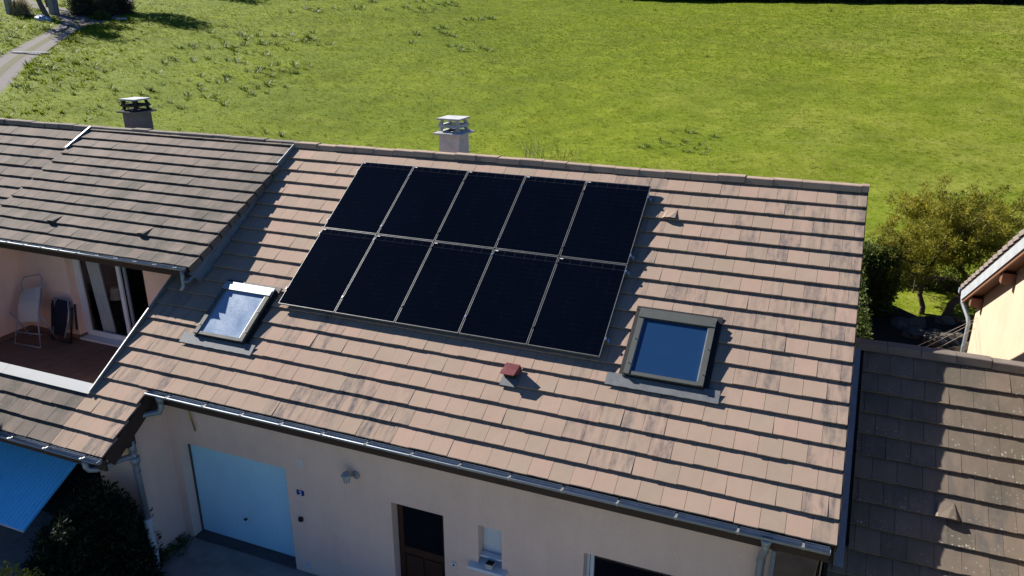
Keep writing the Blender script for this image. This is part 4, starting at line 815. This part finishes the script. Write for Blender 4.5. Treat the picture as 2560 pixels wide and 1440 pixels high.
# laurel hedge
def hedge(name, x0, x1, y0, y1, h, label, mat, seed, n, leaf, group=None):
    r = np.random.default_rng(seed); m = (x0+x1)/2; g = float(gz(m, (y0+y1)/2)); t = thing(name, (m, (y0+y1)/2, g), label, 'hedge', group)
    q = MB(); q.bb(x0+.16, x1-.16, y0+.16, y1-.16, g-.1, g+h-.16); part('inner_wood', q, 'bark', t)
    s = r.integers(0, 5, n); u, v = r.random(n), r.random(n); w_ = x1-x0; l_ = y1-y0; P = np.zeros((n, 3)); jit = r.normal(0, .06, n)
    P[:, 0] = np.where(s == 0, x0+jit, np.where(s == 1, x1+jit, x0+u*w_)); P[:, 1] = np.where(s == 2, y0+jit, np.where(s == 3, y1+jit, y0+(np.where(s < 2, u, v))*l_)); P[:, 2] = np.where(s == 4, g+h+jit*1.6, g+v*h)
    k = s == 4; P[k, 1] = y0+v[k]*l_; foliage('foliage', t, P, 14, leaf, .13, mat, seed+1, .5); return t
hedge('laurel_hedge', 8.9, 9.75, 4.2, 14.1, 1.95, 'long clipped laurel hedge running away behind the right gable', 'laurel', 31, 3200, .10)
hedge('laurel_hedge', 9.78, 10.72, 14.1, 15.0, 1.95, 'short block of laurel hedge closing the garden next to the pine', 'laurel', 35, 1100, .10)
hedge('laurel_hedge', 10.5, 15.5, 16.9, 17.7, .5, 'low scrubby growth at the foot of the pine', 'laurel', 33, 500, .10)
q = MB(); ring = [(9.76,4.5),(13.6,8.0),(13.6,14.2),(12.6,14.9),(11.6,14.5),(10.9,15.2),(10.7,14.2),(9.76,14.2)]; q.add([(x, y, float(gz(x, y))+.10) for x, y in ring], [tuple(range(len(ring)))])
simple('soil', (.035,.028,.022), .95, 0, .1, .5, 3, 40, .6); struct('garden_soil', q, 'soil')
# stones under the pine
rs = random.Random(9)
def rock(x, y, r, label, group):
    q = MB(); z = float(gz(x, y))+.08; k, m = 7, 4; vs = [(x, y, z+r*rs.uniform(.6,.8))]; 
    for j in range(1, m+1):
        a = j/m*math.pi*.62
        for i in range(k): b = 2*math.pi*i/k; s = r*rs.uniform(.8, 1.15); vs.append((x+s*math.sin(a)*math.cos(b)*1.2, y+s*math.sin(a)*math.sin(b), z+s*.8*math.cos(a)))
    fs = [(0, 1+i, 1+(i+1) % k) for i in range(k)]+[(1+j*k+i, 1+(j+1)*k+i, 1+(j+1)*k+(i+1) % k, 1+j*k+(i+1) % k) for j in range(m-1) for i in range(k)]
    q.add(vs, fs); single('rock', q, 'stone', (x, y, z), label, 'rock', group)
for i in range(16): rock(10.95+rs.random()*2.2, 12.7+rs.random()*1.7, rs.uniform(.2,.36), 'rough boulder in the shaded bank below the pine', 'boulders below the pine')
for i, (y, z) in enumerate(((6.98,-1.06), (7.02,-1.14), (7.06,-1.33))):
    A = Vector((11.62, y, z)); B = Vector((9.55+.1*i, 3.8, -1.06-.07*i)); q = MB(); q.tube([A.lerp(B, k/10)-Vector((0,0,.03*math.sin(math.pi*k/10))) for k in range(11)], .004, 5); single('washing_line', q, 'wire', tuple(A), ('upper', 'middle', 'lowest')[i]+' thin wire strung from the cream house wall', 'wire', 'thin wires', True)
q = MB(); x, y, z = P3(11.62, 16.6); q.tube([(x,y,z-.1),(x,y,z+.75)], .025, 6); single('fence_post', q, 'bark_grey', (x,y,z), 'thin stake in the grass by the pine', 'post')
# bush in front of the left garage
t = thing('yew_bush', (-2.0, -2.75, GZ), 'dark evergreen bush in front of the left house', 'bush'); r = np.random.default_rng(41); n = 1500
d = r.normal(size=(n, 3)); d /= np.linalg.norm(d, axis=1)[:, None]; d[:, 2] = np.abs(d[:, 2]); rad = .70+.3*r.random((n, 1))
lob = 1+.16*np.sin(d[:, :1]*5+1)+.12*np.sin(d[:, 1:2]*7)+.10*r.normal(size=(n, 1))*.5
Pb = d*rad*lob*[1.18, .80, 1.52]+[-2.05, -2.80, GZ+.02]; foliage('foliage', t, Pb, 40, .085, .14, 'yew', 42, .4, .4); q = MB()
for i in range(7): limb(q, (-2,-2.75,GZ), tuple(Pb[i*90]*.85+np.array([-2.,-2.75,GZ])*.15), .05, .015, rr, 6)
part('trunk', q, 'bark', t, True)
t = thing('golden_shrub', (-1.2, -4.5, GZ), 'sunlit yellow-green shrub in the lower left corner', 'shrub'); n = 260; d = r.normal(size=(n, 3)); d /= np.linalg.norm(d, axis=1)[:, None]; d[:, 2] = np.abs(d[:, 2])
foliage('foliage', t, d*(.6+.4*r.random((n, 1)))*[.62,.5,1.92]+[-1.35,-4.5,GZ], 26, .06, .12, 'yellow_leaf', 44, .6); q = MB(); limb(q, (-1.3,-4.5,GZ), (-1.3,-4.5,GZ+1.5), .04, .02, rr); part('trunk', q, 'bark', t, True)
# unseen tree added left of the frame to shade the left house front
t = thing('added_shade_tree', (-6.8, -3.7, GZ), 'unseen round evergreen tree added to shade the left house front', 'tree'); n = 900; d = r.normal(size=(n, 3)); d /= np.linalg.norm(d, axis=1)[:, None]
foliage('crown', t, d*(.5+.5*r.random((n, 1)))*[1.4,1.65,2.4]+[-6.8,-3.5,-.8], 70, .11, .2, 'tree_leaf', 46, .5); q = MB(); limb(q, (-6.8,-3.7,GZ), (-6.8,-3.7,-1), .13, .06, rr); part('trunk', q, 'bark', t, True)
# shrub tips by the wide window
t = thing('plum_shrub', (7.05, -1.75, GZ), 'purple-leaved shrub tips in front of the wide window', 'shrub'); q = MB(); tp = []
for i in range(7): e = (6.75+i*.16+rr.uniform(-.05,.05), -1.62+rr.uniform(-.1,.1), -2.75+rr.uniform(-.2,.12)); limb(q, (7.0,-1.7,GZ), e, .012, .005, rr, 5); tp += [e, (e[0], e[1], e[2]-.12)]
part('stem', q, 'bark', t, True); foliage('foliage', t, tp, 16, .055, .06, 'plum_leaf', 50, .5, .6)
# weeds at the foot of the front wall
t = thing('wall_weeds', (-1.6, -1.45, GZ), 'scruffy weeds in the corner by the garage', 'weeds'); wp = [(-1.62+rr.uniform(-.05,.25), -1.35-rr.random()*.7, GZ+.05) for i in range(30)]; foliage('foliage', t, wp, 16, .06, .09, 'laurel', 51, .5, .7)
# dry weed beyond the ridge
t = thing('dry_weed', P3(-5.1, 29.0), 'pale dry weed stalks in the meadow just behind the ridge', 'weed'); x, y, z = ORG[t]; q = MB()
for i in range(46): a = rr.uniform(-1.5, 1.5); limb(q, (x+a, y+rr.uniform(-.5,.5), z-.05), (x+a*1.15+rr.uniform(-.3,.3), y+rr.uniform(-.6,.6), z+rr.uniform(.4,1.15)), .010, .005, rr, 4)
q.t = [(random.random(), 0, 0.001) for _ in q.t]; part('stalks', q, 'dry_stem', t)

# far left corner: leaning trunk, gate pillars, thicket, stones, water bar
def tree(name, x, y, h, cr, label, seed, group=None, mat='tree_leaf', n=160, leaf=.35, trunk_r=.22, lean=(0,0)):
    r2 = random.Random(seed); X, Y, Z = P3(x, y, -.1); t = thing(name, (X, Y, Z), label, 'tree', group); q = MB(); tp = Vector((X+lean[0], Y+lean[1], Z+h*.55))
    limb(q, (X, Y, Z), tp, trunk_r, trunk_r*.6, r2, 9, .02); pts = []
    for i in range(16):
        e = tp+Vector((r2.gauss(0, cr*.5), r2.gauss(0, cr*.5), r2.uniform(-.1, 1)*h*.42)); limb(q, tp-Vector((0,0,r2.random()*h*.15)), e, trunk_r*.35, .03, r2, 5); pts.append(e)
        for j in range(n//16): pts.append(e+Vector((r2.gauss(0, cr*.25), r2.gauss(0, cr*.25), r2.gauss(0, cr*.2))))
    part('trunk', q, 'bark_grey', t, True); foliage('crown', t, [tuple(p) for p in pts], 22, leaf, cr*.22, mat, seed, .6); return t
tree('bare_tree', -72.6, 54.2, 9.5, 2.6, 'tall leaning tree trunk beside the far track', 61, None, 'thicket', 210, .34, .30, (-1.5, -.6))
def pillar(x, y, w_, h, label, mat='render_grey'):
    X, Y, Z = P3(x, y, -.1); q = MB(); q.bb(X-w_/2, X+w_/2, Y-w_/2, Y+w_/2, Z, Z+h); t = thing('gate_pillar', (X, Y, Z), label, 'pillar', 'gate pillars'); part('shaft', q, mat, t); part('coping', MB().bb(X-w_*.6, X+w_*.6, Y-w_*.6, Y+w_*.6, Z+h+.001, Z+h+.12), mat, t)
pillar(-74.3, 56.5, .75, 2.6, 'pale gate pillar right of the leaning trunk'); pillar(-76.9, 53.1, .55, 2.4, 'gate pillar left of the leaning trunk')
for i, (x, y) in enumerate(((-75.9,53.0), (-75.3,53.4), (-74.9,53.5), (-78.6,52.2))):
    X, Y, Z = P3(x, y, -.1); q = MB(); q.tube([(X,Y,Z),(X+.1,Y,Z+1.5-.15*i)], .10, 7); single('fence_post', q, 'bark', (X,Y,Z), ('tallest weathered fence post by the gate', 'second weathered fence post by the gate', 'short weathered fence post by the gate', 'lone fence post at the left edge')[i], 'post', 'posts by the far gate')
def thicket(name, x, y, rx, ry, h, label, seed, mat='thicket', n=420, group='bushes by the far track', lf=.28, lr=.45):
    r2 = np.random.default_rng(seed); X, Y, Z = P3(x, y, -.1); t = thing(name, (X, Y, Z), label, 'bush', group); d = r2.normal(size=(n, 3)); d /= np.linalg.norm(d, axis=1)[:, None]; d[:, 2] = np.abs(d[:, 2])
    P = d*(.35+.65*r2.random((n, 1)))*[rx, ry, h]+[X, Y, Z]; foliage('foliage', t, P, 26, lf, lr, mat, seed, .22 if lf < .5 else .6, .4); q = MB(); rn = random.Random(seed)
    for i in range(12): limb(q, (X+rn.uniform(-rx,rx)*.4, Y+rn.uniform(-ry,ry)*.4, Z), tuple(P[i*7]), .06, .02, rn, 5)
    part('stem', q, 'bark', t, True)
thicket('thicket', -71.6, 58.2, 1.6, 1.6, 3.6, 'tangled dark bush right of the pale gate pillar', 71); thicket('thicket', -69.9, 59.5, 1.6, 1.6, 3.6, 'tangled dark bush in the middle of the far thicket', 72); thicket('thicket', -70.0, 61.8, 1.5, 1.6, 3.2, 'tangled dark bush where the track forks', 73)
thicket('thicket', -67.6, 56.9, .9, .7, .8, 'low green clump at the fork of the track', 74, 'laurel', 150); thicket('thicket', -75.6, 53.5, 1.2, .8, 1.7, 'yellowish twiggy bush between the gate pillars', 75, 'dry_stem', 140)
tree('bare_tree', -75.0, 65.0, 10, 3.2, 'leafy tree standing behind the far thicket', 81, 'trees by the far track', 'thicket', 170, .4); tree('bare_tree', -80, 84.0, 9, 3.0, 'leafy tree beyond the branch of the track', 82, 'trees by the far track', 'thicket', 48, .4); tree('bare_tree', -79.5, 60, 9, 3.0, 'leafy tree left of the far gate', 83, 'trees by the far track', 'thicket', 120, .4)
X, Y, Z = P3(-71.0, 52.6); q = MB()
for i in range(9):
    a = rs.uniform(-1.3, .6); b = rs.uniform(-.4, .4); s = rs.uniform(.35, .65); q.tube([(X+a, Y+b, Z-.1), (X+a, Y+b, Z+s*.6), (X+a+.05, Y+b, Z+s)], [s, s*.85, s*.2], 7)
single('covered_heap', q, 'tarp', (X,Y,Z), 'blue-white heap at the foot of the leaning trunk', 'heap')
A = Vector(P3(-57.95, 38.3, .06)); B = Vector(P3(-54.7, 39.3, .10)); q = MB(); q.box(A, B-A, Vector((.06,.34,0)), (0,0,.06)); single('water_bar', q, 'white_enamel', tuple(A), 'white bar lying across the gravel track', 'bar')
q = MB(); X, Y, Z = P3(-65.6, 57.6); q.bb(X-1.2, X+.1, Y-.1, Y+.12, Z, Z+.16); q.bb(X+.05, X+.35, Y-.6, Y+.5, Z, Z+.22); single('concrete_edging', q, 'concrete_pale', (X,Y,Z), 'pale concrete edging at the fork of the track', 'edging')
# hedgerow trees beyond the top of the field
r3 = random.Random(5)
for i in range(11):
    x = -30+i*7.4; y = 128.5-.15*max(0, x+16); lab = ('%s bush of the hedgerow beyond the field, counted from the left' % ('first','second','third','fourth','fifth','sixth','seventh','eighth','ninth','tenth','eleventh')[i])
    thicket('hedgerow_bush', x, y+4, 4.6, 3.4, r3.uniform(11, 15), lab, 190+i, 'tree_leaf', 520, 'bushes beyond the field', .75, 1.3)
